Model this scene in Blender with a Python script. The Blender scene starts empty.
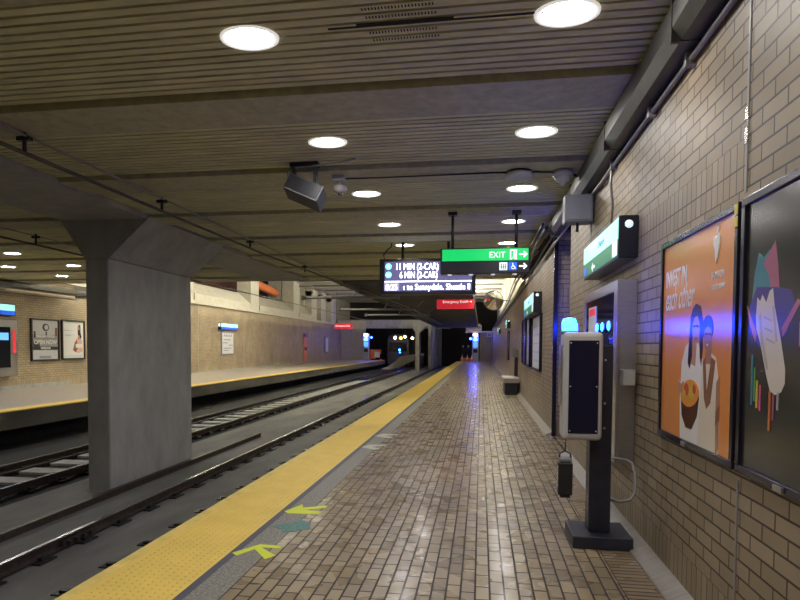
import bpy, bmesh, math, random
from mathutils import Vector, Matrix
random.seed(7)
scn=bpy.context.scene; C=scn.collection
PI=math.pi
# ---------------------------------------------------------------- materials
def new_mat(name):
    m=bpy.data.materials.new(name); m.use_nodes=True; nt=m.node_tree
    b=nt.nodes['Principled BSDF']; return m,nt,b
def N(nt,t,**kw):
    n=nt.nodes.new(t)
    for k,v in kw.items(): setattr(n,k,v)
    return n
def mat(name,col,rough=.6,metal=0,spec=.5,noise=.0,scale=8,bump=0,emis=None,es=0,stretch=(1,1,1)):
    m,nt,b=new_mat(name)
    b.inputs['Base Color'].default_value=(*col,1); b.inputs['Roughness'].default_value=rough
    b.inputs['Metallic'].default_value=metal; b.inputs['Specular IOR Level'].default_value=spec
    if noise or bump:
        tc=N(nt,'ShaderNodeTexCoord'); mp=N(nt,'ShaderNodeMapping'); mp.inputs['Scale'].default_value=stretch
        nt.links.new(tc.outputs['Object'],mp.inputs[0])
        nz=N(nt,'ShaderNodeTexNoise'); nz.inputs['Scale'].default_value=scale; nz.inputs['Detail'].default_value=5
        nz.inputs['Roughness'].default_value=.65
        nt.links.new(mp.outputs[0],nz.inputs['Vector'])
        if noise:
            r=N(nt,'ShaderNodeValToRGB'); r.color_ramp.elements[0].position=.3; r.color_ramp.elements[1].position=.72
            r.color_ramp.elements[0].color=(*[c*(1-noise) for c in col],1); r.color_ramp.elements[1].color=(*[min(1,c*(1+noise)) for c in col],1)
            nt.links.new(nz.outputs[0],r.inputs[0]); nt.links.new(r.outputs[0],b.inputs['Base Color'])
        if bump:
            bp=N(nt,'ShaderNodeBump'); bp.inputs['Strength'].default_value=bump; bp.inputs['Distance'].default_value=.01
            nt.links.new(nz.outputs[0],bp.inputs['Height']); nt.links.new(bp.outputs[0],b.inputs['Normal'])
    if emis:
        b.inputs['Emission Color'].default_value=(*emis,1); b.inputs['Emission Strength'].default_value=es
    return m
def brick_nodes(nt,b,swap,bw,bh,mortar,c1,c2,cm,off=.5,shift=(0,0,0),msmooth=.1):
    """swap: string of two axes used as U,V"""
    tc=N(nt,'ShaderNodeTexCoord'); sp=N(nt,'ShaderNodeSeparateXYZ'); nt.links.new(tc.outputs['Object'],sp.inputs[0])
    cb=N(nt,'ShaderNodeCombineXYZ')
    ax={'x':0,'y':1,'z':2}
    nt.links.new(sp.outputs[ax[swap[0]]],cb.inputs[0]); nt.links.new(sp.outputs[ax[swap[1]]],cb.inputs[1])
    mp=N(nt,'ShaderNodeMapping'); mp.inputs['Location'].default_value=shift; nt.links.new(cb.outputs[0],mp.inputs[0])
    br=N(nt,'ShaderNodeTexBrick'); br.offset=off
    br.inputs['Scale'].default_value=1; br.inputs['Brick Width'].default_value=bw; br.inputs['Row Height'].default_value=bh
    br.inputs['Mortar Size'].default_value=mortar; br.inputs['Mortar Smooth'].default_value=msmooth
    br.inputs['Color1'].default_value=(*c1,1); br.inputs['Color2'].default_value=(*c2,1); br.inputs['Mortar'].default_value=(*cm,1)
    nt.links.new(mp.outputs[0],br.inputs['Vector'])
    return tc,sp,br
def mixc(nt,fac,a,b,blend='MIX'):
    m=N(nt,'ShaderNodeMix',data_type='RGBA',blend_type=blend)
    if isinstance(fac,(int,float)): m.inputs[0].default_value=fac
    else: nt.links.new(fac,m.inputs[0])
    nt.links.new(a,m.inputs[6])
    if isinstance(b,tuple): m.inputs[7].default_value=(*b,1)
    else: nt.links.new(b,m.inputs[7])
    return m.outputs[2]
def mth(nt,op,a,b=None):
    m=N(nt,'ShaderNodeMath',operation=op)
    for i,v in enumerate((a,b)):
        if v is None: continue
        if isinstance(v,(int,float)): m.inputs[i].default_value=v
        else: nt.links.new(v,m.inputs[i])
    return m.outputs[0]
def wall_brick(name,ua,c1,c2,cm,upper=True,band_from=None,rough=.5):
    m,nt,b=new_mat(name)
    tc,sp,br=brick_nodes(nt,b,ua+'z',.24,.085,.006,c1,c2,cm,shift=(0,-.02,0))
    _,_,bs=brick_nodes(nt,b,ua+'z',.085,.24,.005,c1,c2,cm,off=0,shift=(0,.0,0))
    bs.inputs['Row Height'].default_value=.42
    z=sp.outputs[2]
    lo=mth(nt,'LESS_THAN',z,.277)
    if upper:
        hi=mth(nt,'MULTIPLY',mth(nt,'GREATER_THAN',z,2.402),mth(nt,'LESS_THAN',z,2.657))
        if band_from is not None: hi=mth(nt,'MULTIPLY',hi,mth(nt,'GREATER_THAN',sp.outputs[1],band_from))
        f=mth(nt,'MAXIMUM',lo,hi)
        # soldier band 2.4..2.7 needs its joints at the band's edges: draw the edges as mortar
    else: f=lo
    col=mixc(nt,f,br.outputs[0],bs.outputs[0]); fac=N(nt,'ShaderNodeMix'); nt.links.new(f,fac.inputs[0]); nt.links.new(br.outputs[1],fac.inputs[2]); nt.links.new(bs.outputs[1],fac.inputs[3])
    nz=N(nt,'ShaderNodeTexNoise'); nz.inputs['Scale'].default_value=1.3; nz.inputs['Detail'].default_value=6; nt.links.new(tc.outputs['Object'],nz.inputs['Vector'])
    r=N(nt,'ShaderNodeValToRGB'); r.color_ramp.elements[0].position=.25; r.color_ramp.elements[1].position=.8
    r.color_ramp.elements[0].color=(.72,.72,.72,1); r.color_ramp.elements[1].color=(1.15,1.12,1.08,1); nt.links.new(nz.outputs[0],r.inputs[0])
    col=mixc(nt,1.0,col,r.outputs[0],'MULTIPLY')
    nt.links.new(col,b.inputs['Base Color']); b.inputs['Roughness'].default_value=rough
    inv=mth(nt,'SUBTRACT',1.0,fac.outputs[0])
    bp=N(nt,'ShaderNodeBump'); bp.inputs['Strength'].default_value=.6; bp.inputs['Distance'].default_value=.006
    nt.links.new(inv,bp.inputs['Height']); nt.links.new(bp.outputs[0],b.inputs['Normal'])
    return m
WC1=(.36,.29,.20);WC2=(.285,.225,.15);WM=(.05,.037,.026)
M={}
M['brick_r']=wall_brick('brick_wall_right','y',WC1,WC2,WM,band_from=3.285)
M['brick_l']=wall_brick('brick_wall_left','y',(.45,.365,.235),(.38,.30,.19),(.10,.075,.045),upper=False)
M['brick_x']=wall_brick('brick_wall_end','x',WC1,WC2,WM)
def floor_mat():
    m,nt,b=new_mat('brick_paving')
    c1=(.37,.295,.185);c2=(.235,.185,.12);cm=(.028,.02,.016)
    tc,sp,br=brick_nodes(nt,b,'yx',.205,.094,.0075,c1,c2,cm,shift=(0,.02,0),msmooth=.25)
    _,_,b2=brick_nodes(nt,b,'xy',.235,.062,.008,c1,(.26,.19,.13),cm,off=0,shift=(-.94,0,0))
    edge=mth(nt,'MULTIPLY',mth(nt,'GREATER_THAN',sp.outputs[0],.94),mth(nt,'LESS_THAN',sp.outputs[1],8.0))
    col=mixc(nt,edge,br.outputs[0],b2.outputs[0])
    fac=N(nt,'ShaderNodeMix'); nt.links.new(edge,fac.inputs[0]); nt.links.new(br.outputs[1],fac.inputs[2]); nt.links.new(b2.outputs[1],fac.inputs[3])
    nz=N(nt,'ShaderNodeTexNoise'); nz.inputs['Scale'].default_value=.9; nz.inputs['Detail'].default_value=7; nt.links.new(tc.outputs['Object'],nz.inputs['Vector'])
    r=N(nt,'ShaderNodeValToRGB'); r.color_ramp.elements[0].position=.3; r.color_ramp.elements[1].position=.75
    r.color_ramp.elements[0].color=(.78,.76,.76,1); r.color_ramp.elements[1].color=(1.15,1.12,1.05,1); nt.links.new(nz.outputs[0],r.inputs[0])
    col=mixc(nt,1.0,col,r.outputs[0],'MULTIPLY')
    # a short run of redder replacement bricks in the middle of the platform
    nt.links.new(col,b.inputs['Base Color'])
    n2=N(nt,'ShaderNodeTexNoise'); n2.inputs['Scale'].default_value=4; n2.inputs['Detail'].default_value=1; nt.links.new(tc.outputs['Object'],n2.inputs['Vector'])
    mr=N(nt,'ShaderNodeMapRange'); mr.inputs[1].default_value=.3; mr.inputs[2].default_value=.7; mr.inputs[3].default_value=.20; mr.inputs[4].default_value=.40
    nt.links.new(n2.outputs[0],mr.inputs[0]); 
    ro=mth(nt,'MAXIMUM',mr.outputs[0],mth(nt,'MULTIPLY',fac.outputs[0],.8)); nt.links.new(ro,b.inputs['Roughness'])
    h=mth(nt,'SUBTRACT',1.0,fac.outputs[0])
    _,_,bw=brick_nodes(nt,b,'yx',.205,.094,0.0,(0,0,0),(1,1,1),(0,0,0),shift=(0,.02,0))
    v=N(nt,'ShaderNodeSeparateColor'); nt.links.new(bw.outputs[0],v.inputs[0]); v=v.outputs[0]
    v2=mth(nt,'FRACT',mth(nt,'MULTIPLY',v,7.31)); v3=mth(nt,'FRACT',mth(nt,'MULTIPLY',v,13.7))
    cx=N(nt,'ShaderNodeCombineXYZ'); nt.links.new(mth(nt,'MULTIPLY',mth(nt,'SUBTRACT',v2,.5),.035),cx.inputs[0]); nt.links.new(mth(nt,'MULTIPLY',mth(nt,'SUBTRACT',v3,.5),.05),cx.inputs[1])
    bp=N(nt,'ShaderNodeBump'); bp.inputs['Strength'].default_value=.6; bp.inputs['Distance'].default_value=.004
    nt.links.new(h,bp.inputs['Height'])
    va=N(nt,'ShaderNodeVectorMath',operation='ADD'); nt.links.new(bp.outputs[0],va.inputs[0]); nt.links.new(cx.outputs[0],va.inputs[1])
    vn=N(nt,'ShaderNodeVectorMath',operation='NORMALIZE'); nt.links.new(va.outputs[0],vn.inputs[0]); nt.links.new(vn.outputs[0],b.inputs['Normal'])
    b.inputs['Specular IOR Level'].default_value=.6
    b.inputs['Coat Weight'].default_value=.12; b.inputs['Coat Roughness'].default_value=.12
    return m
M['floor']=floor_mat()
M['ceil_conc']=mat('board_concrete',(.61,.60,.36),.85,noise=.22,scale=5,bump=.25,stretch=(.35,1.5,1))
M['beam']=mat('beam_concrete',(.44,.43,.29),.85,noise=.2,scale=9,bump=.25)
M['hall']=mat('pale_concrete',(.50,.47,.38),.8,noise=.12,scale=3,bump=.2)
M['column']=mat('column_concrete',(.36,.36,.33),.8,noise=.2,scale=2.2,bump=.25,stretch=(1,1,.5))
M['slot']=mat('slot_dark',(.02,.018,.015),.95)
M['bed']=mat('track_concrete',(.17,.168,.16),.75,noise=.32,scale=1.4,bump=.35,stretch=(1,.35,1))
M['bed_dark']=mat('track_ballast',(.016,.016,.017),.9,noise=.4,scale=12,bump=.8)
M['plinth']=mat('plinth_concrete',(.38,.38,.36),.8,noise=.25,scale=6)
M['granite']=mat('granite_edge',(.25,.24,.205),.6,noise=.6,scale=45,bump=.2)
M['joint']=mat('sealant',(.10,.10,.13),.6)
M['cove']=mat('cove_tile',(.25,.225,.20),.5,noise=.25,scale=14,bump=.4,stretch=(.2,3,.2))
M['yellow']=mat('tactile_yellow',(.88,.63,.14),.55,noise=.07,scale=3)
M['yellow_lip']=mat('lip_yellow',(.84,.64,.18),.6,noise=.15,scale=5)
M['tape']=mat('tape_yellow',(.70,.78,.06),.6)
M['tape_teal']=mat('tape_teal',(.12,.25,.22),.7,noise=.3,scale=30)
M['tape_pale']=mat('tape_pale',(.55,.55,.40),.7)
M['rail']=mat('rail_steel',(.10,.075,.065),.45,metal=.7,noise=.3,scale=12)
M['railhead']=mat('rail_head',(.55,.55,.56),.25,metal=1)
M['blackmetal']=mat('black_metal',(.018,.018,.022),.4,noise=.3,scale=10)
M['phonepost']=mat('post_paint',(.022,.024,.04),.45,noise=.35,scale=7)
M['steel']=mat('brushed_steel',(.55,.55,.58),.28,metal=.9,noise=.08,scale=5,stretch=(1,1,8))
M['duct']=mat('duct_metal',(.10,.095,.085),.42,metal=.75,noise=.18,scale=5)
M['pipe']=mat('conduit_grey',(.30,.29,.28),.5,metal=.3)
M['grey_paint']=mat('grey_paint',(.20,.21,.23),.5)
M['grey_light']=mat('light_grey_paint',(.50,.49,.46),.45)
M['shell']=mat('phone_shell',(.52,.52,.53),.3,noise=.05,scale=4)
M['speaker']=mat('speaker_paint',(.07,.075,.085),.55)
M['navy']=mat('phone_panel',(.006,.007,.03),.25)
M['white']=mat('white_paint',(.75,.75,.72),.4)
M['reflector']=mat('lamp_reflector',(.85,.84,.80),.35)
M['lamp']=mat('lamp_glow',(1,1,1),.5,emis=(1,.965,.93),es=93)
M['tube']=mat('tube_glow',(1,1,1),.5,emis=(1,.95,.80),es=60)  # glow of the unseen lights added high in the hall
M['uplight']=mat('uplight_glow',(1,1,1),.5,emis=(1,.95,.80),es=170)  # glow of the unseen lights added on top of the slab
M['rim']=mat('lamp_rim',(.8,.8,.77),.4,emis=(1,.96,.9),es=.55)
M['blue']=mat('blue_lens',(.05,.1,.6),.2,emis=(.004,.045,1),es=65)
M['blue_far']=mat('blue_lens_far',(.05,.1,.6),.2,emis=(.006,.035,1),es=105)
M['cyan_screen']=mat('cyan_screen',(.1,.3,.5),.3,emis=(.12,.4,1),es=1.2)
M['warm_far']=mat('warm_bulb',(1,1,1),.5,emis=(1,.8,.5),es=25)
M['amber_far']=mat('amber_bulb',(1,.6,.2),.5,emis=(1,.38,.06),es=14)
M['green']=mat('sign_green',(.0,.45,.12),.35,emis=(0,.62,.12),es=.75)
M['sign_black']=mat('sign_black',(.006,.008,.018),.3)
M['letter']=mat('sign_letter',(.9,.9,.9),.4,emis=(.9,1,.95),es=.9)
M['led']=mat('led_text',(1,1,1),.4,emis=(.9,.92,1),es=5)
M['led_bg']=mat('led_background',(.05,.05,.08),.35,emis=(.15,.14,.34),es=.8)
M['led_bar']=mat('led_bar',(.3,.3,.4),.35,emis=(.45,.45,.8),es=.7)
M['led_teal']=mat('led_teal',(.1,.6,.6),.35,emis=(.18,.85,.85),es=1.9)
M['led_ink']=mat('led_ink',(.02,.02,.08),.5)
M['signcyan']=mat('sign_cyan',(.4,.8,.75),.3,emis=(.36,.80,.75),es=1.0)
M['signblue']=mat('sign_blue',(.02,.10,.6),.35,emis=(.01,.12,.8),es=.75)
M['dkgreen']=mat('sign_dark_green',(.02,.18,.08),.35,emis=(.02,.22,.08),es=.5)
M['signwhite']=mat('sign_white',(.8,.85,.85),.35,emis=(.7,.85,.85),es=.8)
M['signred']=mat('sign_red',(.62,.02,.03),.4,emis=(.75,.03,.05),es=.6)
M['orange']=mat('orange_paint',(.72,.20,.06),.5,noise=.1,scale=4)
M['redvoid']=mat('red_brown_wall',(.10,.035,.03),.9,noise=.3,scale=2)
M['bench_top']=mat('bench_top',(.38,.35,.33),.6,noise=.1,scale=10)
M['frame_blue']=mat('frame_dark',(.025,.022,.04),.22,metal=.5)
M['yel_sticker']=mat('yellow_sticker',(.75,.65,.08),.5)
M['skin']=mat('skin',(.38,.22,.15),.6)
M['cloth_dark']=mat('cloth_dark',(.02,.022,.035),.85)
M['hair']=mat('hair_dark',(.02,.014,.012),.7)
M['train']=mat('train_body',(.05,.05,.06),.4)
M['glassdark']=mat('dark_glass',(.01,.012,.02),.1)
M['mirror']=mat('mirror_glass',(.85,.85,.85),.03,metal=1)
# poster print colours (gloss so the glazing reflects)
def pr(n,c,r=.22): 
    M[n]=mat('print_'+n,c,r); return M[n]
def grad_mat(name,c1,c2,axis='z',lo=.95,hi=2.3):
    m,nt,b=new_mat(name); tc=N(nt,'ShaderNodeTexCoord'); sp=N(nt,'ShaderNodeSeparateXYZ'); nt.links.new(tc.outputs['Object'],sp.inputs[0])
    mr=N(nt,'ShaderNodeMapRange'); mr.inputs[1].default_value=lo; mr.inputs[2].default_value=hi; nt.links.new(sp.outputs[2],mr.inputs[0])
    r=N(nt,'ShaderNodeValToRGB'); r.color_ramp.elements[0].color=(*c1,1); r.color_ramp.elements[1].color=(*c2,1); nt.links.new(mr.outputs[0],r.inputs[0])
    nt.links.new(r.outputs[0],b.inputs['Base Color']); b.inputs['Roughness'].default_value=.22; return m
M['p_orange']=mat('print_orange',(.72,.27,.075),.22,noise=.1,scale=1.2)
M['p_black']=mat('print_charcoal',(.030,.030,.030),.2,noise=.2,scale=3)
pr('p_white',(.78,.74,.72));pr('p_cream',(.72,.64,.52));pr('p_brown',(.26,.12,.07));pr('p_skin',(.50,.27,.17));pr('p_skin2',(.40,.20,.12))
pr('p_hair',(.035,.02,.018));pr('p_bowl',(.10,.04,.02));pr('p_food',(.75,.30,.06));pr('p_food2',(.55,.10,.04));pr('p_pink',(.80,.12,.30));pr('p_shoe',(.62,.56,.52))
pr('p_shoe2',(.45,.40,.38));pr('p_teal',(.06,.22,.28));pr('p_magenta',(.38,.12,.22));pr('p_orange2',(.55,.18,.06));pr('p_violet',(.06,.05,.25));pr('p_green',(.15,.35,.12));pr('p_yellow',(.6,.45,.08))
pr('p_grey',(.30,.31,.33),.35);pr('p_lgrey',(.55,.56,.58),.35);pr('p_paper',(.72,.72,.70),.35);pr('p_ink',(.03,.03,.035),.35);pr('p_blush',(.62,.40,.36),.35);pr('p_sky',(.45,.60,.68),.35)
# ---------------------------------------------------------------- geometry helpers
class MB:
    def __init__(s): s.bm=bmesh.new(); s.mi=0
    def _f(s,vs):
        try:
            f=s.bm.faces.new(vs); f.material_index=s.mi; return f
        except ValueError: return None
    def box(s,x0,x1,y0,y1,z0,z1,bev=0):
        x0,x1=sorted((x0,x1));y0,y1=sorted((y0,y1));z0,z1=sorted((z0,z1))
        v=[s.bm.verts.new(p) for p in((x0,y0,z0),(x1,y0,z0),(x1,y1,z0),(x0,y1,z0),(x0,y0,z1),(x1,y0,z1),(x1,y1,z1),(x0,y1,z1))]
        fs=[s._f([v[i] for i in q]) for q in((0,3,2,1),(4,5,6,7),(0,1,5,4),(1,2,6,5),(2,3,7,6),(3,0,4,7))]
        if bev:
            es=list({e for f in fs for e in f.edges})
            r=bmesh.ops.bevel(s.bm,geom=es,offset=bev,segments=3,affect='EDGES',profile=.5)
            for f in r['faces']: f.material_index=s.mi
        return s
    def hexa(s,b,t):
        """b,t: lists of 4 points (bottom ccw, top ccw)"""
        v=[s.bm.verts.new(p) for p in list(b)+list(t)]
        for q in((0,3,2,1),(4,5,6,7),(0,1,5,4),(1,2,6,5),(2,3,7,6),(3,0,4,7)): s._f([v[i] for i in q])
        return s
    def prism(s,pts,org,ux,uy,un,th):
        """2D outline extruded along un by th"""
        org,ux,uy,un=map(Vector,(org,ux,uy,un))
        a=[s.bm.verts.new(org+ux*p[0]+uy*p[1]) for p in pts]; b=[s.bm.verts.new(org+ux*p[0]+uy*p[1]+un*th) for p in pts]
        n=len(pts); s._f(a[::-1]); s._f(b)
        for i in range(n): s._f([a[i],a[(i+1)%n],b[(i+1)%n],b[i]])
        return s
    def tube(s,pts,r,seg=8,cap=True):
        pts=[Vector(p) for p in pts]; rings=[]
        for i,p in enumerate(pts):
            if i==0: d=pts[1]-p
            elif i==len(pts)-1: d=p-pts[i-1]
            else: d=(pts[i+1]-p).normalized()+(p-pts[i-1]).normalized()
            d.normalize(); a=d.cross(Vector((0,0,1)))
            if a.length<.05: a=d.cross(Vector((1,0,0)))
            a.normalize(); b=d.cross(a).normalized(); rr=r[i] if isinstance(r,(list,tuple)) else r
            rings.append([s.bm.verts.new(p+(a*math.cos(2*PI*k/seg)+b*math.sin(2*PI*k/seg))*rr) for k in range(seg)])
        for i in range(len(rings)-1):
            for k in range(seg): 
                f=s._f([rings[i][k],rings[i][(k+1)%seg],rings[i+1][(k+1)%seg],rings[i+1][k]])
                if f: f.smooth=True
        if cap: s._f(rings[0][::-1]); s._f(rings[-1])
        return s
    def lathe(s,prof,org,axis=(0,0,1),seg=24,close=False):
        """prof: list of (r,h)"""
        ax=Vector(axis).normalized(); a=ax.cross(Vector((0,1,0)))
        if a.length<.1: a=ax.cross(Vector((1,0,0)))
        a.normalize(); b=ax.cross(a); org=Vector(org); rings=[]
        for r,h in prof:
            if r<1e-6: rings.append([s.bm.verts.new(org+ax*h)])
            else: rings.append([s.bm.verts.new(org+ax*h+(a*math.cos(2*PI*k/seg)+b*math.sin(2*PI*k/seg))*r) for k in range(seg)])
        for i in range(len(rings)-1):
            A,B=rings[i],rings[i+1]
            for k in range(seg):
                k2=(k+1)%seg
                if len(A)==1 and len(B)==1: continue
                if len(A)==1: f=s._f([A[0],B[k],B[k2]])
                elif len(B)==1: f=s._f([A[k],B[0],A[k2]])
                else: f=s._f([A[k],B[k],B[k2],A[k2]])
                if f: f.smooth=True
        return s
    def build(s,name,mats,parent=None,loc=None,norm=True):
        if norm: bmesh.ops.recalc_face_normals(s.bm,faces=s.bm.faces[:])
        me=bpy.data.meshes.new(name); s.bm.to_mesh(me); s.bm.free()
        if not isinstance(mats,(list,tuple)): mats=[mats]
        for m in mats: me.materials.append(m)
        o=bpy.data.objects.new(name,me); C.objects.link(o)
        if loc is not None: o.location=loc
        if parent is not None: o.parent=parent
        return o
def tag(o,label,cat,group=None,kind=None):
    o['label']=label; o['category']=cat
    if group: o['group']=group
    if kind: o['kind']=kind
    return o
def struct(name,mb,m,label=None):
    o=mb.build(name,m); o['kind']='structure'
    if label: o['label']=label
    return o
def thing(name,loc,label,cat,group=None):
    o=bpy.data.objects.new(name,None); o.empty_display_size=.1; C.objects.link(o); o.location=loc; return tag(o,label,cat,group)
def kids(o): return [c for c in C.objects if c.parent==o]
def copy_tree(o,parent=None):
    c=o.copy(); C.objects.link(c); c.parent=parent
    if parent is None: pass
    for ch in kids(o): copy_tree(ch,c)
    return c
def frame_xy(org,right,up,nrm):
    r,u,n=Vector(right),Vector(up),Vector(nrm)
    m=Matrix((r,u,n)).transposed().to_4x4(); m.translation=Vector(org); return m
def text(name,s,size,org,right,up,m,parent=None,align='LEFT',ext=.001,sx=1,bold=0,shear=0,fit=None):
    cu=bpy.data.curves.new(name,'FONT'); cu.body=s; cu.size=size; cu.align_x=align; cu.extrude=ext; cu.offset=bold; cu.shear=shear; cu.resolution_u=3
    t=bpy.data.objects.new(name+'_src',cu); C.objects.link(t)
    bpy.context.view_layer.update()
    dg=bpy.context.evaluated_depsgraph_get(); me=bpy.data.meshes.new_from_object(t.evaluated_get(dg))
    bpy.data.objects.remove(t); bpy.data.curves.remove(cu)
    n=Vector(right).cross(Vector(up))
    if fit: xs=[v.co.x for v in me.vertices]; sx=fit/(max(xs)-min(xs))
    me.transform(Matrix.Diagonal((sx,1,1,1))); me.transform(frame_xy(org,right,up,n))
    me.materials.clear(); me.materials.append(m)
    o=bpy.data.objects.new(name,me); C.objects.link(o)
    if parent is not None: o.parent=parent
    return o
XR=((1,0,0),(0,0,1))       # facing -Y (towards the camera)
WR=((0,-1,0),(0,0,1))      # on the right wall, facing -X
WL=((0,1,0),(0,0,1))       # on the far left wall, facing +X

ZC=3.75      # slatted ceiling
ZB=3.70      # beam soffits
PER=2.16
# ---------------------------------------------------------------- setting: platform, track bed, walls
mb=MB(); mb.box(-1.62,1.32,-2,68,-.25,0); struct('floor',mb,M['floor'])
mb=MB(); mb.box(-1.84,-1.62,-2,68,-.25,.0); struct('trim_1',mb,M['granite'],'grey granite strip between brick paving and tactile paving')
mb=MB(); mb.box(-1.90,-1.84,-2,68,-.25,.002); struct('trim_2',mb,M['joint'],'dark joint beside the tactile paving')
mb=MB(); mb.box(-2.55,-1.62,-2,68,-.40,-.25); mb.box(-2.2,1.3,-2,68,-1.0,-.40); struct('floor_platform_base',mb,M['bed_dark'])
# sloped cove at foot of right wall
mb=MB(); mb.hexa([(1.17,-2,0),(1.32,-2,0),(1.32,9.3,0),(1.17,9.3,0)],[(1.175,-2,.012),(1.30,-2,.07),(1.30,9.3,.07),(1.175,9.3,.012)]); struct('baseboard_right',mb,M['cove'])
mb=MB(); mb.hexa([(1.17,11.2,0),(1.32,11.2,0),(1.32,68,0),(1.17,68,0)],[(1.175,11.2,.012),(1.30,11.2,.07),(1.30,68,.07),(1.175,68,.012)]); struct('baseboard_far_right',mb,M['cove'])
# right wall with recess
mb=MB(); mb.box(1.30,1.9,-2,9.3,-.3,4.1); struct('wall_right',mb,M['brick_r'])
mb=MB(); mb.box(1.30,1.9,11.2,68,-.3,3.55); mb.box(1.7,2.2,9.2,11.3,-.3,4.1); struct('wall_far_right',mb,M['brick_r'])
mb=MB(); mb.box(1.295,1.75,11.17,11.2,0,3.7); struct('wall_alcove',mb,M['brick_x'])
mb=MB(); mb.box(1.30,1.72,9.28,11.2,-.2,0); struct('floor_alcove',mb,M['floor'])
mb=MB(); mb.box(1.275,1.345,11.12,11.175,0,3.7); struct('trim_3',mb,M['frame_blue'],'dark metal corner guard on brick corner')
mb=MB(); mb.box(1.22,1.32,18.9,68,3.47,3.60); struct('trim_4',mb,M['beam'],'concrete ledge on far right wall')
mb=MB(); mb.box(2.0,2.4,18.9,78,3.5,7.8)
for y in (22.5,27,32,37,43,50): mb.box(1.93,2.0,y-.2,y+.2,3.6,7.8)
struct('wall_upper_right',mb,M['hall'])
mb=MB(); mb.box(1.3,2.0,18.9,68,3.50,3.6); struct('trim_9',mb,M['hall'])
# end wall of this platform
mb=MB(); mb.box(-.15,2.4,68,68.6,-.3,3.2); struct('wall_end',mb,M['brick_x'])
mb=MB(); mb.box(-1.7,2.4,67.2,68.7,3.2,3.36); mb.box(-1.7,-.1,68.4,68.7,3.36,4.2); struct('trim_5',mb,M['hall'],'pale concrete slab edge above the end wall')
# track bed
mb=MB(); mb.box(-6.9,-2.2,-2,130,-1.1,-.9); mb.box(-7.25,-6.9,-2,130,-1.1,-.9); struct('floor_track_bed',mb,M['bed'])
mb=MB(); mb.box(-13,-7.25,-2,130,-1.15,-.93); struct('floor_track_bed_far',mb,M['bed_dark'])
# opposite platform
mb=MB(); mb.box(-16.5,-11.62,-2,70,-.22,0); struct('floor_opposite_platform',mb,mat('pale_paving',(.40,.35,.29),.45,noise=.12,scale=4))
mb=MB(); mb.box(-11.62,-11.15,-2,70,-.03,.004); struct('trim_6',mb,M['yellow'],'yellow edge strip of the opposite platform')
mb=MB(); mb.box(-11.9,-11.18,-2,70,-.45,-.03); struct('trim_7',mb,M['bed'],'concrete fascia under the opposite platform edge')
mb=MB(); mb.box(-12.3,-11.9,-2,70,-1.1,-.22); mb.box(-16.6,-12.3,-2,70,-1.1,-.22); struct('wall_under_opposite_platform',mb,M['bed_dark'])
mb=MB(); mb.box(-17.0,-16.5,-2,72,-.3,4.02); struct('wall_left',mb,M['brick_l'])
mb=MB(); mb.box(-16.5,-16.42,12,22,0,.14); mb.box(-16.5,-16.40,24,72,0,.06); struct('baseboard_left',mb,M['plinth'])
mb=MB(); mb.box(-17.6,-16.32,18.9,72,4.02,4.22); struct('trim_8',mb,M['hall'],'pale concrete ledge along the top of the opposite brick wall')
# vertical panel joints in opposite wall
mb=MB()
for y in (33.3,40.2,42.2,46.5,51.2,53.9,57.2,60.5,64.8): mb.box(-16.5,-16.485,y-.03,y+.03,.06,4.02)
struct('trim_10',mb,M['beam'])
# upper opposite wall: pilasters, sloped sills and the dark void behind
mb=MB(); mb.box(-19.2,-18.8,18.9,50,4.2,7.8); struct('wall_upper_left',mb,M['redvoid'])
mb=MB(); mb.box(-19.2,-17.2,57,78,4.2,7.8); mb.box(-18.8,-17.6,51.4,57,4.2,7.8); struct('wall_upper_left_far',mb,M['hall'])
mb=MB()
for y0,y1 in ((31.3,32.7),(41.4,43.0),(51.4,53.0)): mb.box(-17.5,-16.45,y0,y1,4.22,7.8)
struct('wall_pilaster',mb,M['hall'])
for y in (58.6,62.2,66.4):
    mb=MB(); mb.box(-17.3,-16.5,y-1.3,y+.6,4.22,7.0); mb.tube([(-16.75,y-1.3+.0,6.9),(-16.75,y+.6,6.9)],.42,12); struct('wall_upper_pier',mb,M['hall'])
for k,(y0,y1,zt) in enumerate(((32.7,41.4,4.95),(43.0,51.4,5.0),(53.0,57.2,5.0))):
    mb=MB(); mb.prism([(-16.42,4.22),(-16.42,4.62),(-17.3,zt+.45),(-17.3,4.22)],(0,y0+.1,0),(1,0,0),(0,0,1),(0,1,0),y1-y0-.2)
    o=mb.build('skylight_curb',M['hall']); tag(o,['pale sloped concrete curb on the opposite ledge, nearest and longest','pale sloped concrete curb on the opposite ledge in front of the orange duct','pale sloped concrete curb on the opposite ledge, farthest and shortest'][k],'concrete curb','sloped curbs on the opposite ledge')
mb=MB(); mb.tube([(-18.3,44,6.85),(-18.1,45.2,6.7),(-17.95,47,6.5),(-17.9,49,6.35),(-17.95,50.9,6.25)],.36,14)
tag(mb.build('orange_duct',M['orange']),'orange round duct behind the sloped concrete curbs high on the left','duct')
# far end of opposite platform
mb=MB(); mb.box(-17,-13.6,70,70.6,-.3,4.6); struct('wall_end_left',mb,M['hall'])
mb=MB(); mb.box(-17,-3.5,70.2,70.9,3.75,4.75); struct('wall_portal_lintel',mb,M['column'])
mb=MB(); mb.box(-19,2.4,78,78.5,-1.1,8); mb.box(-11.5,-5.6,128,129,-1.1,4); struct('wall_tunnel_end',mb,M['slot'])
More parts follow.
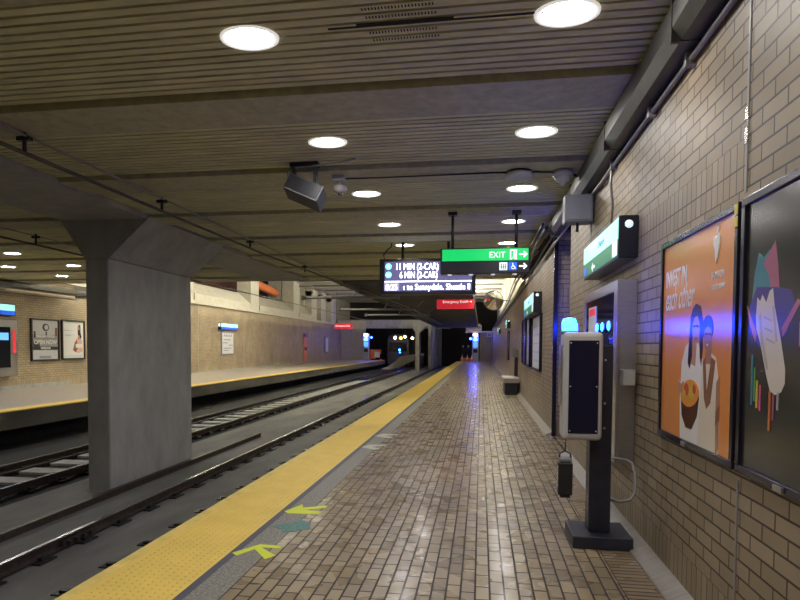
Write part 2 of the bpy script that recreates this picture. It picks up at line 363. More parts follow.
# dividing wall with pilasters beyond the last column
mb=MB(); mb.hexa([(-5.75,66,-.9),(-5.45,66,-.9),(-4.2,130,-.9),(-4.5,130,-.9)],[(-5.75,66,4.1),(-5.45,66,4.1),(-4.2,130,4.1),(-4.5,130,4.1)])
for i in range(12):
    y=67+i*4.6; x=-5.45+1.25*(y-66)/64; mb.box(x-.05,x+.28,y,y+.9,-.9,4.1)
struct('wall_tunnel_divider',mb,M['column'])
# ---------------------------------------------------------------- ceiling
X0,X1=-16.5,1.22
def slats(x0,x1,m):
    mb=MB()
    k=-3
    y=4.93+PER*-3
    while y<18.8:
        a=y+.63; b=y+PER-.035; n=15; w=(b-a)/n
        if a<18.8:
            for i in range(n):
                if a+w*(i+1)<18.9 and a+w*(i+1)>-1.2: mb.box(x0,x1,a+w*i+.014,a+w*(i+1)-.014,ZC,ZC+.04)
        y+=PER
    return mb
struct('ceiling',slats(-5.42,X1,M['ceil_conc']),M['ceil_conc'])
struct('ceiling_opposite',slats(-16.5,-7.0,M['ceil_conc']),M['ceil_conc'])
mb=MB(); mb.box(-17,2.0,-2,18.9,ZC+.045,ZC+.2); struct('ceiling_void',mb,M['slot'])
mb=MB(); mb.box(-17,2.0,18.6,18.95,ZC-.03,ZC+.55); struct('ceiling_edge_beam',mb,M['beam'])
i=0
for k in range(-3,7):
    y=4.93+PER*k
    if y+.63>18.7 or y<-1.6: continue
    for (a,b) in ((-5.42,X1),(-16.5,-7.0)):
        mb=MB(); mb.box(a,b,y,y+.63,ZB,ZC+.045); struct('ceiling_beam',mb,M['beam'])
mb=MB(); mb.box(-6.98,-5.45,-2,18.6,ZB-.02,ZC+.045); struct('ceiling_girder',mb,M['column'])
mb=MB(); mb.box(-4.75,-.35,18.95,66,ZB-.02,ZC+.5); struct('ceiling_slab',mb,mat('sooty_concrete',(.07,.07,.07),.9,noise=.3,scale=2))  # one dark mottled concrete colour over the whole slab
mb=MB(); mb.box(-19.3,2.5,18.95,79,7.8,8.0); struct('ceiling_hall',mb,M['slot'])
for k in range(13):
    y=20.5+k*4.5
    mb=MB(); mb.box(-18.8,2.2,y,y+3.0,7.3,7.36); struct('ceiling_hall_beam',mb,M['hall'])
mb=MB(); mb.box(-19.3,2.5,18.9,19.05,4.3,8.0); struct('wall_hall_front',mb,M['hall'])
# close the space behind the camera
mb=MB(); mb.box(-17,2,-2.3,-2,-1.1,4); struct('wall_back',mb,M['brick_x'])
# right edge of ceiling: dark channel
mb=MB(); mb.box(1.22,1.30,-2,18.9,3.66,ZC+.05); struct('trim_11',mb,M['slot'])
# ---------------------------------------------------------------- tactile strip
mb=MB(); mb.box(-2.53,-1.90,-2,66.5,-.25,.004)
for iy in range(int(13/.058)):
    y=2.6+iy*.058
    for ix in range(10):
        x=-2.49+.031+ix*.058
        r1,r2,h=.0125,.007,.006; v=[];w=[]
        for k in range(6):
            a=PI/3*k; v.append(mb.bm.verts.new((x+r1*math.cos(a),y+r1*math.sin(a),.004))); w.append(mb.bm.verts.new((x+r2*math.cos(a),y+r2*math.sin(a),.004+h)))
        mb._f(w)
        for k in range(6): mb._f([v[k],v[(k+1)%6],w[(k+1)%6],w[k]])
ts=mb.build('tactile_strip',M['yellow'],norm=False); ts['kind']='structure'; ts['label']='yellow tactile paving with raised domes'
mb=MB(); mb.box(-2.62,-2.53,-2,66.5,-.27,.006); struct('trim_12',mb,M['yellow_lip'])
# tape arrows on the floor
def arrow(name,pts_list,m,label,grp=None):
    mb=MB()
    for p in pts_list: mb.prism(p,(0,0,.001),(1,0,0),(0,1,0),(0,0,1),.0015)
    return tag(mb.build(name,m),label,'tape mark',grp)
arrow('tape_arrow',[[(-1.88,4.33),(-1.74,4.56),(-1.56,4.55),(-1.54,4.49),(-1.70,4.49),(-1.53,4.33),(-1.58,4.24),(-1.74,4.44),(-1.82,4.28)]],M['tape'],'yellow-green tape arrow on the platform floor, nearest to the camera','tape marks beside the tactile strip')
arrow('tape_arrow',[[(-1.86,5.52),(-1.76,5.80),(-1.72,5.68),(-1.50,5.80),(-1.50,5.72),(-1.68,5.60),(-1.50,5.58),(-1.52,5.48),(-1.80,5.46)]],M['tape'],'yellow-green tape arrow on the platform floor, just beyond the teal one','tape marks beside the tactile strip')
arrow('tape_arrow',[[(-1.82,5.03),(-1.70,4.98),(-1.66,4.88),(-1.46,5.02),(-1.50,5.20),(-1.62,5.28),(-1.66,5.16),(-1.74,5.12)]],M['tape_teal'],'faded teal tape arrow between the two yellow-green ones','tape marks beside the tactile strip')
arrow('tape_arrow',[[(-1.86,9.3),(-1.78,9.55),(-1.50,9.6),(-1.50,9.5),(-1.72,9.38),(-1.55,9.2),(-1.60,9.1)]],M['tape_pale'],'pale worn tape arrow on the platform floor, farther along','tape marks beside the tactile strip')
arrow('tape_arrow',[[(-1.86,10.5),(-1.76,10.8),(-1.48,10.8),(-1.48,10.7),(-1.70,10.58),(-1.50,10.4),(-1.56,10.3)]],M['tape_pale'],'pale worn tape arrow on the platform floor, farthest of all','tape marks beside the tactile strip')
# ---------------------------------------------------------------- tracks
def rail(x,label,dark=True):
    t=thing('rail',(x,0,-.9),label,'rail','track rails')
    prof=[(-.07,.02),(.07,.02),(.07,.035),(.012,.05),(.012,.12),(.034,.13),(.034,.15),(-.034,.15),(-.034,.13),(-.012,.12),(-.012,.05),(-.07,.035)]
    mb=MB(); mb.prism(prof,(0,-1.5,0),(1,0,0),(0,0,1),(0,1,0),121); mb.build('rail_web',M['rail'],t)
    mb=MB(); mb.box(-.027,.027,-1.5,119.5,.15,.156); mb.build('rail_head',M['railhead'],t)
    return t
rails=[rail(-3.70,'near rail of the near track, tucked under the platform edge'),rail(-5.05,'brown rusty rail of the near track beside the yellow edge'),rail(-7.68,'rail of the far track nearest the columns'),rail(-9.12,'bright rail of the far track nearest the opposite platform')]
n=0
mb=MB(); mb.box(-.17,.17,-.14,.14,0,.022); mb.box(-.13,-.07,-.06,.06,.022,.06); mb.box(.07,.13,-.06,.06,.022,.06)
fme=mb.build('rail_fastener',M['blackmetal'])
fast=[]
def place_fast(x,y):
    o=fme if not fast else fme.copy()
    if fast: C.objects.link(o)
    fast.append(o); o.location=(x,y,-.9); return o
for x,lab in ((-5.05,'black rail fastener clamping the rusty near-track rail'),(-7.68,'black rail fastener clamping the far-track rail next to the columns'),(-9.12,'black rail fastener clamping the far-track rail by the opposite platform'),(-3.95,'flat black tie plate showing beside the yellow platform edge')):
    for i in range(34 if x>-7 else 30):
        y=4.6+i*.76+(3.0 if x<-7 else 0)
        o=place_fast(x,y); tag(o,lab,'rail fastener',{-5.05:'fasteners on the rusty rail',-7.68:'fasteners on the far-track rail by the columns',-9.12:'fasteners on the far-track outer rail',-3.95:'tie plates by the platform edge'}[x])
        if x==-3.95: o.scale=(1.5,.55,.7)
# light concrete plinths between far rails
pl=[]
for i in range(40):
    y=8.6+i*.86
    mb=MB() ; mb.box(-8.86,-7.98,y,y+.42,-.93,-.87,.01)
    o=mb.build('track_plinth',M['plinth']); tag(o,'pale concrete pad lying between the rails of the far track','concrete pad','pads between the far rails')
mb=MB(); mb.box(-7.96,-7.90,5,60,-.93,-.84); mb.box(-8.94,-8.88,5,60,-.93,-.84); tag(mb.build('track_cable_trough',M['blackmetal']),'dark cable run along the middle of the far track','cable trough')
mb=MB(); mb.box(-6.06,-5.96,-1,15.7,-.9,-.80); mb.box(-6.13,-6.06,-1,15.7,-.9,-.87); tag(mb.build('guard_curb',M['rail']),'low dark steel curb along the foot of the near column, ending on the concrete','curb')
mb=MB(); mb.box(-5.02,-4.985,6.5,7.1,-.86,-.785)
for k in range(4): mb.box(-4.985,-4.94,6.56+k*.14,6.60+k*.14,-.85,-.80)
tag(mb.build('rail_joint_bar',M['rail']),'rusty bolted joint bar on the near-track rail','rail joint')
# ---------------------------------------------------------------- columns
def column(y0,y1,label):
    t=thing('concrete_column',(-6.3,(y0+y1)/2,-.9),label,'column','concrete columns between the tracks')
    h=(y1-y0)/2
    mb=MB(); mb.box(-.27,.15,-h,h,0,3.95); s=mb.build('shaft',M['column'],t)
    md=s.modifiers.new('b','BEVEL'); md.width=.03; md.segments=2
    mb=MB(); mb.box(-.29,.155,-h-.005,h,0,.03); mb.build('foot',M['beam'],t)
    mb=MB(); mb.hexa([(-.28,-h,3.95),(.17,-h,3.95),(.17,h,3.95),(-.28,h,3.95)],[(-.72,-h,4.60),(.90,-h,4.60),(.90,h,4.60),(-.72,h,4.60)]); mb.build('capital',M['column'],t)
    return t
column(9.2,12.1,'massive grey concrete column with flared top between the tracks, nearest')
column(60.5,61.6,'far slim concrete column with flared top in front of the tunnel')
# ---------------------------------------------------------------- recessed lamps
def make_lamp():
    t=thing('recessed_downlight',(0,0,ZC),'','downlight','round downlights')
    mb=MB(); mb.lathe([(.172,-.004),(.20,-.012),(.212,-.012),(.215,.0),(.172,.0)],(0,0,0),seg=32); mb.build('rim',M['rim'],t)
    mb=MB(); mb.lathe([(.174,-.004),(.168,.03)],(0,0,0),seg=32); mb.build('reflector',M['reflector'],t)
    mb=MB(); mb.lathe([(.172,-.001),(0,-.001)],(0,0,.0),seg=32); mb.build('lens',M['lamp'],t,norm=False)
    return t
L0=make_lamp(); used=False
ord_=['nearest','second','third','fourth','fifth','sixth','seventh']
def put_lamp(x,y,lab):
    global used
    o=copy_tree(L0) if used else L0; used=True
    o.location=(x,y,ZC-.002); o.scale=(.97,.76,1); o['label']=lab
for k in range(7):
    y=4.07+PER*k
    if y>18.4: break
    put_lamp(.52,y,'round downlight %s from the camera in the ceiling row nearest the brick wall'%ord_[k])
    put_lamp(-1.62,y,'round downlight %s from the camera in the ceiling row over the tactile strip'%ord_[k])
for y,t in ((1.91,'behind the view'),(-.25,'farther behind the view')):
    put_lamp(.52,y,'round downlight %s in the row nearest the brick wall'%t); put_lamp(-1.62,y,'round downlight %s in the row over the tactile strip'%t)
for k in range(-1,4):
    y=10.45+PER*k
    nm={-1:'nearest',0:'second',1:'third',2:'fourth',3:'fifth'}[k]
    put_lamp(-10.95,y+.08,'round downlight above the far track, %s from the camera in the inner row'%nm); put_lamp(-12.95,y+.08,'round downlight over the opposite platform, %s from the camera in the outer row'%nm)
# unseen lights added above the view to brighten the high hall
for k,(x,y0,y1) in enumerate(((-13.6,20.5,29.5),(-11.4,32,42),(.95,20.5,29.5))):
    t=thing('light_trough',(x,(y0+y1)/2,7.0),['long light trough high over the opposite platform, near half','long light trough high over the opposite platform, far half','long light trough high over the platform by the right wall, near half','long light trough high over the platform by the right wall, far half'][k],'light fixture','light troughs in the high hall')
    h=(y1-y0)/2
    mb=MB(); mb.box(-.07,.07,-h,h,.08,.2); mb.build('housing',M['grey_light'],t)
    mb=MB(); mb.box(-.12,.12,-h,h,-.06,.08); mb.build('tube',M['tube'],t)
    mb=MB()
    for yy in (-h+.5,0,h-.5): mb.tube([(0,yy,.2),(0,yy,.78)],.012,6)
    mb.build('hanger_rod',M['blackmetal'],t)
for k,(y0,y1) in enumerate(((24,36),(38,50),(52,64))):  # added out of view to light the hall beams and upper walls
    t=thing('cove_uplight',(-2.5,(y0+y1)/2,ZC+.5),'long uplight lying on top of the dark slab over the tracks, '+['nearest','middle','farthest'][k],'light fixture','uplights on top of the slab')
    h=(y1-y0)/2
    mb=MB(); mb.box(-.2,.2,-h,h,0,.1); mb.build('housing',M['grey_light'],t)
    mb=MB(); mb.box(-.15,.15,-h,h,.1,.16); mb.build('tube',M['uplight'],t)
# ---------------------------------------------------------------- duct and conduits on right wall
t=thing('wall_duct',(1.2,8,3.5),'long metal duct running where the brick wall meets the ceiling','duct')
t.location=(0,0,0)
mb=MB(); mb.prism([(1.11,3.52),(1.16,3.44),(1.28,3.44),(1.295,3.66),(1.13,3.70),(1.11,3.66)],(0,-2,0),(1,0,0),(0,0,1),(0,1,0),12.5); mb.build('duct_body',M['duct'],t)
for y in (1.5,3.9,5.9,8.1,10.2):
    mb=MB(); mb.box(1.105,1.295,y,y+.03,3.435,3.70); mb.build('duct_flange',M['duct'],t)
t=thing('conduit_run',(0,0,0),'thin grey conduit clipped to the brick wall just below the duct','conduit')
mb=MB(); mb.tube([(1.27,-2,3.40),(1.27,4.6,3.40),(1.27,6.2,3.40),(1.25,6.8,3.36),(1.27,7.4,3.40),(1.27,9.2,3.42),(1.24,11.2,3.40),(1.26,18,3.42),(1.26,60,3.42)],.018,8); mb.build('pipe',M['pipe'],t)
mb=MB()
for y in (4.05,4.9,6.25,8.6,12.5): mb.box(1.24,1.30,y,y+.05,3.36,3.44)
mb.build('pipe_clip',M['pipe'],t)
mb=MB(); mb.tube([(1.25,6.3,3.38),(1.26,6.32,3.2),(1.27,6.28,3.0),(1.27,6.35,2.73)],.014,8); tag(mb.build('conduit_drop',M['pipe']),'pale conduit dropping from the duct to the wall sign','conduit')
mb=MB(); mb.tube([(1.22,7.5,3.45),(1.26,7.55,3.3),(1.27,7.45,3.05),(1.27,7.5,2.72)],.014,8); tag(mb.build('conduit_drop',M['pipe']),'pale conduit dropping beside the grey box to the wall sign','conduit')
for k,(z,x) in enumerate(((3.56,1.04),(3.50,1.20),(3.62,.98))):
    mb=MB(); mb.tube([(x,10.2,z),(x-.02,12,z-.02),(x+.03,14,z+.02),(x,18.8,z),(x+.1,26,z-.03),(1.15,45,z-.1),(1.2,66,z-.15)],.03-.004*k,8); tag(mb.build('ceiling_pipe',M['duct']),['dull metal pipe along the upper right wall, middle of the bundle','dull metal pipe along the upper right wall, lowest of the bundle','thin metal pipe along the upper right wall, topmost of the bundle'][k],'pipe','pipes along the upper right wall')
t=thing('junction_box',(1.12,7.5,3.24),'grey electrical box under the duct above the lit wall sign','electrical box')
mb=MB(); mb.box(-.16,.16,-.12,.12,-.16,.16,.01); mb.build('box_body',M['grey_paint'],t)
mb=MB(); mb.box(-.14,.14,-.135,-.12,-.14,.14,.004); mb.build('cover',M['grey_paint'],t)
mb=MB(); mb.tube([(0,0,-.16),(0,0,-.26)],.018,8); mb.build('cable_gland',M['blackmetal'],t)
# vertical joint strip + scratched metal cover
mb=MB(); mb.box(1.294,1.302,3.265,3.285,0,.93); mb.box(1.294,1.302,3.265,3.285,2.38,3.4); struct('trim_13',mb,M['pipe'],'strip covering a wall joint')
mb=MB(); mb.box(1.290,1.30,3.26,3.29,2.62,2.70); mb.box(1.290,1.30,3.26,3.29,2.74,2.80); tag(mb.build('foil_patch',M['railhead']),'small shiny foil patches stuck on the wall joint above the posters','foil')
# ---------------------------------------------------------------- ads on the right wall
def outline_poster(t,y_left,w,z0,h,fr=.04,x=1.30,depth=.03,label=None):
    yl=y_left; yr=y_left-w
    mb=MB()
    for a,b,c,d in ((yr,yl,z0,z0+fr),(yr,yl,z0+h-fr,z0+h),(yr,yr+fr,z0+fr,z0+h-fr),(yl-fr,yl,z0+fr,z0+h-fr)): mb.box(x-depth,x,a,b,c,d,.004)
    return mb.build('frame',M['frame_blue'],t)
def rprint(t,y_left,z0,layers,base,w,h,x=1.287,name='print',ds=0,dz=0):
    """layers: list of (mat key, polygon in metres from poster's lower-left corner)"""
    mb=MB(); mats=[M[base]]; mb.mi=0
    mb.prism([(0,0),(w,0),(w,h),(0,h)],(x,y_left,z0),(0,-1,0),(0,0,1),(-1,0,0),.002)
    d=.0024
    for key,poly in layers:
        m=M[key]
        poly=[(min(p[0]-ds,w-.01),min(p[1]-dz,h-.01)) for p in poly]
        if m not in mats: mats.append(m)
        mb.mi=mats.index(m); mb.prism(poly,(x,y_left,z0),(0,-1,0),(0,0,1),(-1,0,0),d); d+=.0002
    return mb.build(name,mats,t)
def ell(cx,cy,rx,ry,n=18,a0=0,rot=0):
    out=[]
    for k in range(n):
        a=2*PI*k/n; x,y=rx*math.cos(a),ry*math.sin(a); out.append((cx+x*math.cos(rot)-y*math.sin(rot),cy+x*math.sin(rot)+y*math.cos(rot)))
    return out
AY=4.60
t=thing('advertising_poster',(0,0,0),'framed orange poster of two women with a bowl of food on the brick wall','poster','framed posters on the near right wall')
outline_poster(t,AY,1.31,.98,1.36)
lay=[('p_white',[(.55,.04),(.53,.3),(.55,.56),(.62,.66),(.70,.70),(.84,.68),(.92,.58),(.94,.3),(.90,.04)]),
 ('p_skin',[(.68,.56),(.80,.54),(.82,.72),(.70,.72)]),
 ('p_hair',[(.70,.84),(.68,.70),(.665,.56),(.70,.52),(.74,.60),(.74,.74),(.86,.72),(.87,.60),(.90,.54),(.92,.66),(.91,.82),(.87,.90),(.79,.92),(.73,.89)]),
 ('p_skin',ell(.80,.76,.062,.085)),('p_hair',[(.74,.80),(.78,.86),(.87,.84),(.88,.89),(.79,.91),(.73,.88)]),
 ('p_cream',[(.86,.04),(.90,.4),(.93,.56),(1.0,.64),(1.12,.60),(1.18,.44),(1.19,.2),(1.19,.04)]),
 ('p_skin2',[(.96,.56),(1.06,.56),(1.05,.68),(.97,.68)]),
 ('p_hair',ell(.99,.765,.085,.075)),('p_skin2',ell(.995,.715,.058,.08)),('p_hair',[(.92,.75),(.95,.81),(1.05,.81),(1.07,.75),(1.0,.775)]),
 ('p_brown',[(.93,.57),(.97,.60),(1.0,.40),(1.06,.60),(1.12,.58),(1.06,.34),(1.0,.30),(.96,.36)]),
 ('p_skin2',[(1.14,.46),(1.185,.50),(1.19,.10),(1.15,.06),(1.14,.3)]),('p_brown',[(1.14,.30),(1.19,.34),(1.19,.26),(1.14,.22)]),
 ('p_bowl',[(.56,.34),(.58,.22),(.66,.15),(.76,.15),(.85,.24),(.88,.36),(.72,.40)]),('p_food',ell(.715,.37,.165,.085,20,0,.12)),
 ('p_food2',ell(.66,.39,.045,.04)),('p_yellow',ell(.76,.38,.05,.04)),('p_food2',ell(.80,.40,.03,.03)),('p_yellow',ell(.62,.36,.03,.025)),
 ('p_skin',[(.50,.44),(.56,.42),(.60,.44),(.58,.36),(.52,.36)]),
 ('p_hair',[(.76,.785),(.785,.79),(.785,.78),(.76,.775)]),('p_hair',[(.81,.79),(.84,.785),(.84,.775),(.81,.78)]),('p_food2',[(.775,.715),(.825,.715),(.80,.70)]),
 ('p_hair',[(.96,.735),(.985,.74),(.985,.73),(.96,.725)]),('p_hair',[(1.01,.74),(1.04,.735),(1.04,.725),(1.01,.73)]),('p_white',[(.975,.675),(1.02,.675),(.998,.66)]),
 # heart mark
 ('p_white',[(1.09,1.12),(1.075,1.2),(1.05,1.24),(1.055,1.27),(1.08,1.275),(1.095,1.255),(1.10,1.275),(1.125,1.285),(1.145,1.265),(1.14,1.22),(1.12,1.16)]),('p_white',[(1.10,1.285),(1.115,1.32),(1.13,1.32),(1.115,1.285)])]
rprint(t,AY,.98,lay,'p_orange',1.31,1.36,ds=.09,dz=.03)
text('lettering','INVEST IN',.155,(1.2838,AY-.09,.98+1.04),*WR,M['p_white'],t,sx=.62,bold=.003)
text('lettering','each other',.23,(1.2838,AY-.09,.98+.88),*WR,M['p_white'],t,sx=.56,bold=.001,shear=.35)
text('lettering','SF-MARIN',.062,(1.2838,AY-.93,.98+1.005),*WR,M['p_white'],t,sx=.7)
text('lettering','FOOD BANK',.045,(1.2838,AY-.93,.98+.945),*WR,M['p_white'],t,sx=.8)
mb=MB(); mb.box(1.266,1.27,AY-1.308,AY-1.272,.98+1.30,.98+1.35); mb.box(1.266,1.27,AY-1.308,AY-1.272,.98+1.235,.98+1.285); mb.build('yellow_sticker',M['yel_sticker'],t)
mb=MB(); mb.box(1.26,1.27,AY-.62,AY-.55,.985,1.01); mb.build('latch',M['steel'],t)
t=thing('advertising_poster',(0,0,0),'framed black poster of a pale dripping shoe, cut by the right edge','poster','framed posters on the near right wall')
BY=3.25
outline_poster(t,BY,1.31,.98,1.36)
lay=[('p_teal',[(.25,.86),(.27,1.0),(.31,1.10),(.36,1.07),(.42,1.10),(.46,1.04),(.46,.90),(.36,.84)]),
 ('p_magenta',[(.36,1.04),(.38,1.06),(.47,1.13),(.50,1.02),(.52,.90),(.46,.86),(.42,.98)]),
 ('p_violet',[(.22,.84),(.30,.94),(.5,.92),(.62,.90),(.66,.84),(.60,.72),(.50,.66),(.34,.66),(.26,.72)]),
 ('p_orange2',[(.20,.86),(.22,.84),(.31,.72),(.30,.68),(.24,.76)]),('p_magenta',[(.68,.86),(.70,.84),(.56,.70),(.55,.74)]),
 ('p_shoe',[(.30,.80),(.31,.89),(.34,.87),(.36,.90),(.40,.86),(.43,.91),(.46,.92),(.48,.84),(.54,.70),(.59,.56),(.59,.50),(.56,.46),(.51,.445),(.46,.46),(.42,.53),(.36,.66),(.31,.74)]),
 ('p_shoe2',[(.33,.80),(.35,.82),(.38,.70),(.44,.56),(.42,.55),(.36,.67)]),('p_shoe2',[(.46,.84),(.475,.84),(.52,.68),(.50,.68)]),
 ('p_shoe2',[(.38,.80),(.46,.78),(.46,.77),(.38,.79)]),('p_shoe2',[(.39,.75),(.47,.73),(.47,.72),(.39,.74)]),('p_shoe2',[(.41,.70),(.49,.68),(.49,.67),(.41,.69)]),
 ('p_pink',[(.70,.93),(.80,.95),(1.0,.93),(1.0,.80),(.80,.80),(.70,.81)]),('p_pink',[(.70,.76),(.80,.78),(1.0,.78),(1.0,.64),(.80,.64),(.70,.66)]),
 ('p_teal',[(.27,.62),(.285,.62),(.285,.38),(.27,.38)]),('p_green',[(.30,.56),(.31,.56),(.31,.40),(.30,.40)]),('p_yellow',[(.325,.50),(.34,.50),(.34,.37),(.325,.37)]),
 ('p_pink',[(.36,.48),(.37,.48),(.37,.36),(.36,.36)]),('p_orange2',[(.455,.46),(.47,.46),(.47,.28),(.455,.28)]),('p_magenta',[(.49,.45),(.50,.45),(.50,.33),(.49,.33)]),('p_shoe2',[(.53,.46),(.54,.46),(.54,.38),(.53,.38)])]
rprint(t,BY,.98,lay,'p_black',1.31,1.36,ds=.14,dz=.03)
mb=MB(); mb.box(1.26,1.27,BY-.50,BY-.42,.985,1.01); mb.build('latch',M['steel'],t)
# ---------------------------------------------------------------- lit wall sign (near)
def wall_sign(y0,y1,z0,z1,label,xf=1.14):
    t=thing('lit_wall_sign',(0,0,0),label,'sign','lit station signs on the right wall')
    mb=MB(); mb.box(xf,1.30,y0,y1,z0,z1,.01); mb.build('housing',M['sign_black'],t)
    h=z1-z0
    mb=MB(); mb.box(xf-.006,xf,y0+.02,y1-.02,z0+h*.46,z1-.02); mb.build('upper_panel',M['signcyan'],t)
    mb=MB(); mb.box(xf-.006,xf,y0+.02,y1-.02,z0+.02,z0+h*.45); mb.build('lower_panel',M['dkgreen'],t)
    L=y1-y0
    mb=MB(); mb.box(xf-.009,xf-.006,y0+.03,y0+.20*L/1.8+.02,z0+.03,z0+h*.44); mb.build('white_panel',M['signwhite'],t)
    mb=MB(); mb.box(xf-.009,xf-.006,y1-.22*L/1.8,y1-.06,z0+.04,z0+h*.30); mb.build('blue_panel',M['signblue'],t)
    mb=MB(); yc=y0+L*.5; zc=z0+h*.2; s=h*.12
    mb.prism([(-1.8*s,0),(-.8*s,s),(-.8*s,.3*s),(1.6*s,.3*s),(1.6*s,-.3*s),(-.8*s,-.3*s),(-.8*s,-s)],(xf-.0065,yc+.25,zc),(0,-1,0),(0,0,1),(-1,0,0),.004); mb.build('arrow',M['letter'],t)
    text('lettering','Church',h*.26,(xf-.0075,y0+L*.52,z0+h*.62),*WR,M['signblue'],t,sx=1.1)
    mb=MB(); mb.lathe([(0,.006),(.03,.006),(.034,0)],(xf+.08,y0-.001,z1-.075),(0,-1,0),20); mb.build('lock_disc',M['signwhite'],t)
    return t
wall_sign(5.36,7.1,2.36,2.72,'long lit station sign with pale cyan top band, above the steel wall cabinet')
wall_sign(13.5,16.3,2.36,2.82,'small lit station sign farther along the right wall, above the map case',1.12)
wall_sign(27.5,29.0,2.45,2.85,'distant lit sign on the right wall beyond the bench, second from the far end',1.14)
wall_sign(41,43,2.5,2.9,'distant lit sign on the right wall, the farthest one',1.14)
# ---------------------------------------------------------------- steel wall cabinet
t=thing('steel_wall_cabinet',(0,0,0),'tall stainless steel cabinet with glazed front fixed to the brick wall under the lit sign','cabinet')
mb=MB(); y0,y1,z0,z1=5.36,7.06,.61,2.18
mb.box(1.16,1.30,y0,y1,z0,z1,.006); mb.build('cabinet_body',M['steel'],t)
mb=MB(); fr=.09
for a,b,c,d in ((y0,y1,z0,z0+fr),(y0,y1,z1-fr,z1),(y0,y0+fr*1.6,z0+fr,z1-fr),(y1-fr,y1,z0+fr,z1-fr)): mb.box(1.14,1.16,a,b,c,d,.003)
mb.build('door_frame',M['steel'],t)
gl,nt,b=new_mat('cabinet_glass'); b.inputs['Base Color'].default_value=(.10,.10,.13,1); b.inputs['Roughness'].default_value=.07; b.inputs['Metallic'].default_value=.85
mb=MB(); mb.box(1.150,1.159,y0+fr*1.6,y1-fr,z0+fr,z1-fr); mb.build('glass_pane',gl,t)
for y in (5.75,6.05,6.3):  # glowing discs stand in for blue beacon reflections in the glass
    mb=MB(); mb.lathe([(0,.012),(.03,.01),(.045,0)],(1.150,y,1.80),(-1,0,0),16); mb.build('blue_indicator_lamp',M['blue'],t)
mb=MB(); mb.box(1.143,1.149,6.35,6.75,1.75,2.02); mb.build('notice',M['p_paper'],t)
mb=MB(); mb.box(1.142,1.144,6.38,6.72,1.93,2.0); mb.build('notice_heading',M['signred'],t)
t=thing('call_box',(1.22,5.30,1.35),'small steel call box on the end of the wall cabinet','box')
mb=MB(); mb.box(-.055,.055,-.05,.06,-.07,.07,.008); mb.build('box_body',M['steel'],t)
mb=MB(); mb.box(-.045,.045,-.056,-.05,-.06,.06); mb.build('face_plate',M['grey_light'],t)
mb=MB(); mb.tube([(1.12,5.32,.66),(1.22,5.24,.66),(1.25,5.2,.64),(1.25,5.1,.56),(1.24,5.05,.44),(1.20,5.02,.38),(1.12,5.05,.355),(1.02,5.2,.35)],.013,10); tag(mb.build('bent_conduit',M['pipe']),'bent pale conduit looping from the wall cabinet down to the black post','conduit')
# ---------------------------------------------------------------- emergency phone stand
t=thing('emergency_phone_stand',(.96,5.1,0),'dark pedestal stand with grey framed phone box in the right foreground','phone stand')
mb=MB(); mb.box(-.22,.24,-.20,.26,0,.10,.008); mb.build('plinth',M['phonepost'],t)
mb=MB(); mb.box(-.08,.09,-.06,.10,.10,1.62,.006); mb.build('post',M['phonepost'],t)
mb=MB(); 
for (x,z) in ((.03,1.5),(.03,1.15),(.03,.95)): mb.lathe([(0,.008),(.008,.006),(.01,0)],(x,-.06,z),(0,-1,0),8)
mb.build('bolt',M['grey_light'],t)
bx=MB(); bx.box(-.325,-.03,-.30,-.06,.88,1.72,.035); hb=bx.build('phone_box',M['shell'],t)
mb=MB(); mb.box(-.288,-.066,-.308,-.30,.935,1.655,.004); pn=mb.build('front_panel',M['navy'],hb)
for x in (-.275,-.08):
    for z in (.955,1.30,1.635):
        mb=MB(); mb.lathe([(0,.004),(.005,.003),(.006,0)],(x,-.308,z),(0,-1,0),8); mb.build('panel_bolt',M['grey_light'],hb)
mb=MB(); mb.lathe([(0,.0),(.055,.0),(.058,.03),(.058,.075),(.045,.10),(0,.11)],(-.265,-.12,1.73),seg=20); mb.build('beacon_lens',M['blue'],t)
mb=MB(); mb.lathe([(0,-.02),(.05,-.02),(.065,.0),(.065,.012),(0,.012)],(-.265,-.12,1.72),seg=20); mb.build('beacon_base',M['grey_paint'],t)
mb=MB(); mb.box(-.20,.08,-.0,.62,1.70,1.72,.003); mb.box(-.06,.06,.0,.1,1.62,1.70); mb.build('rear_arm',M['phonepost'],t)
mb=MB(); mb.lathe([(0,.0),(.055,.0),(.058,.03),(.058,.075),(.045,.10),(0,.11)],(-.155,.55,1.73),seg=20); mb.build('rear_beacon_lens',M['blue'],t)
mb=MB(); mb.box(-.34,-.325,-.24,-.10,1.15,1.62,.003); mb.build('side_plate',M['steel'],t)
t=thing('hanging_lantern',(.665,4.87,.42),'black case-shaped lantern hanging on a cord below the phone box','lantern')
mb=MB(); mb.box(-.055,.055,-.05,.05,.02,.28,.012); mb.box(-.04,.04,-.035,.035,0,.03,.006); mb.build('case',M['blackmetal'],t)
mb=MB(); mb.box(-.05,.05,-.045,.045,.28,.315,.012); mb.build('lid',M['grey_paint'],t)
mb=MB(); mb.tube([(-.045,0,.30),(-.04,0,.345),(0,0,.365),(.04,0,.345),(.045,0,.30)],.007,8); mb.build('handle',M['blackmetal'],t)
mb=MB(); mb.tube([(0,0,.36),(.002,0,.46)],.005,6); mb.build('cord',M['blackmetal'],t)
mb=MB(); mb.box(-.058,-.052,-.03,.03,.08,.24,.002); mb.build('side_plate',M['steel'],t)
# second beacon in the recess
t=thing('wall_call_station',(1.52,9.75,0),'wall call station with blue beacon in the brick recess behind the phone stand','call station')
mb=MB(); mb.box(-.08,.18,-.1,.1,.95,1.88,.01); mb.build('housing',M['steel'],t)
mb=MB(); mb.lathe([(0,0),(.11,0),(.12,.05),(.12,.13),(.09,.18),(0,.2)],(.03,0,1.88),seg=20); mb.build('beacon_lens',M['blue'],t)
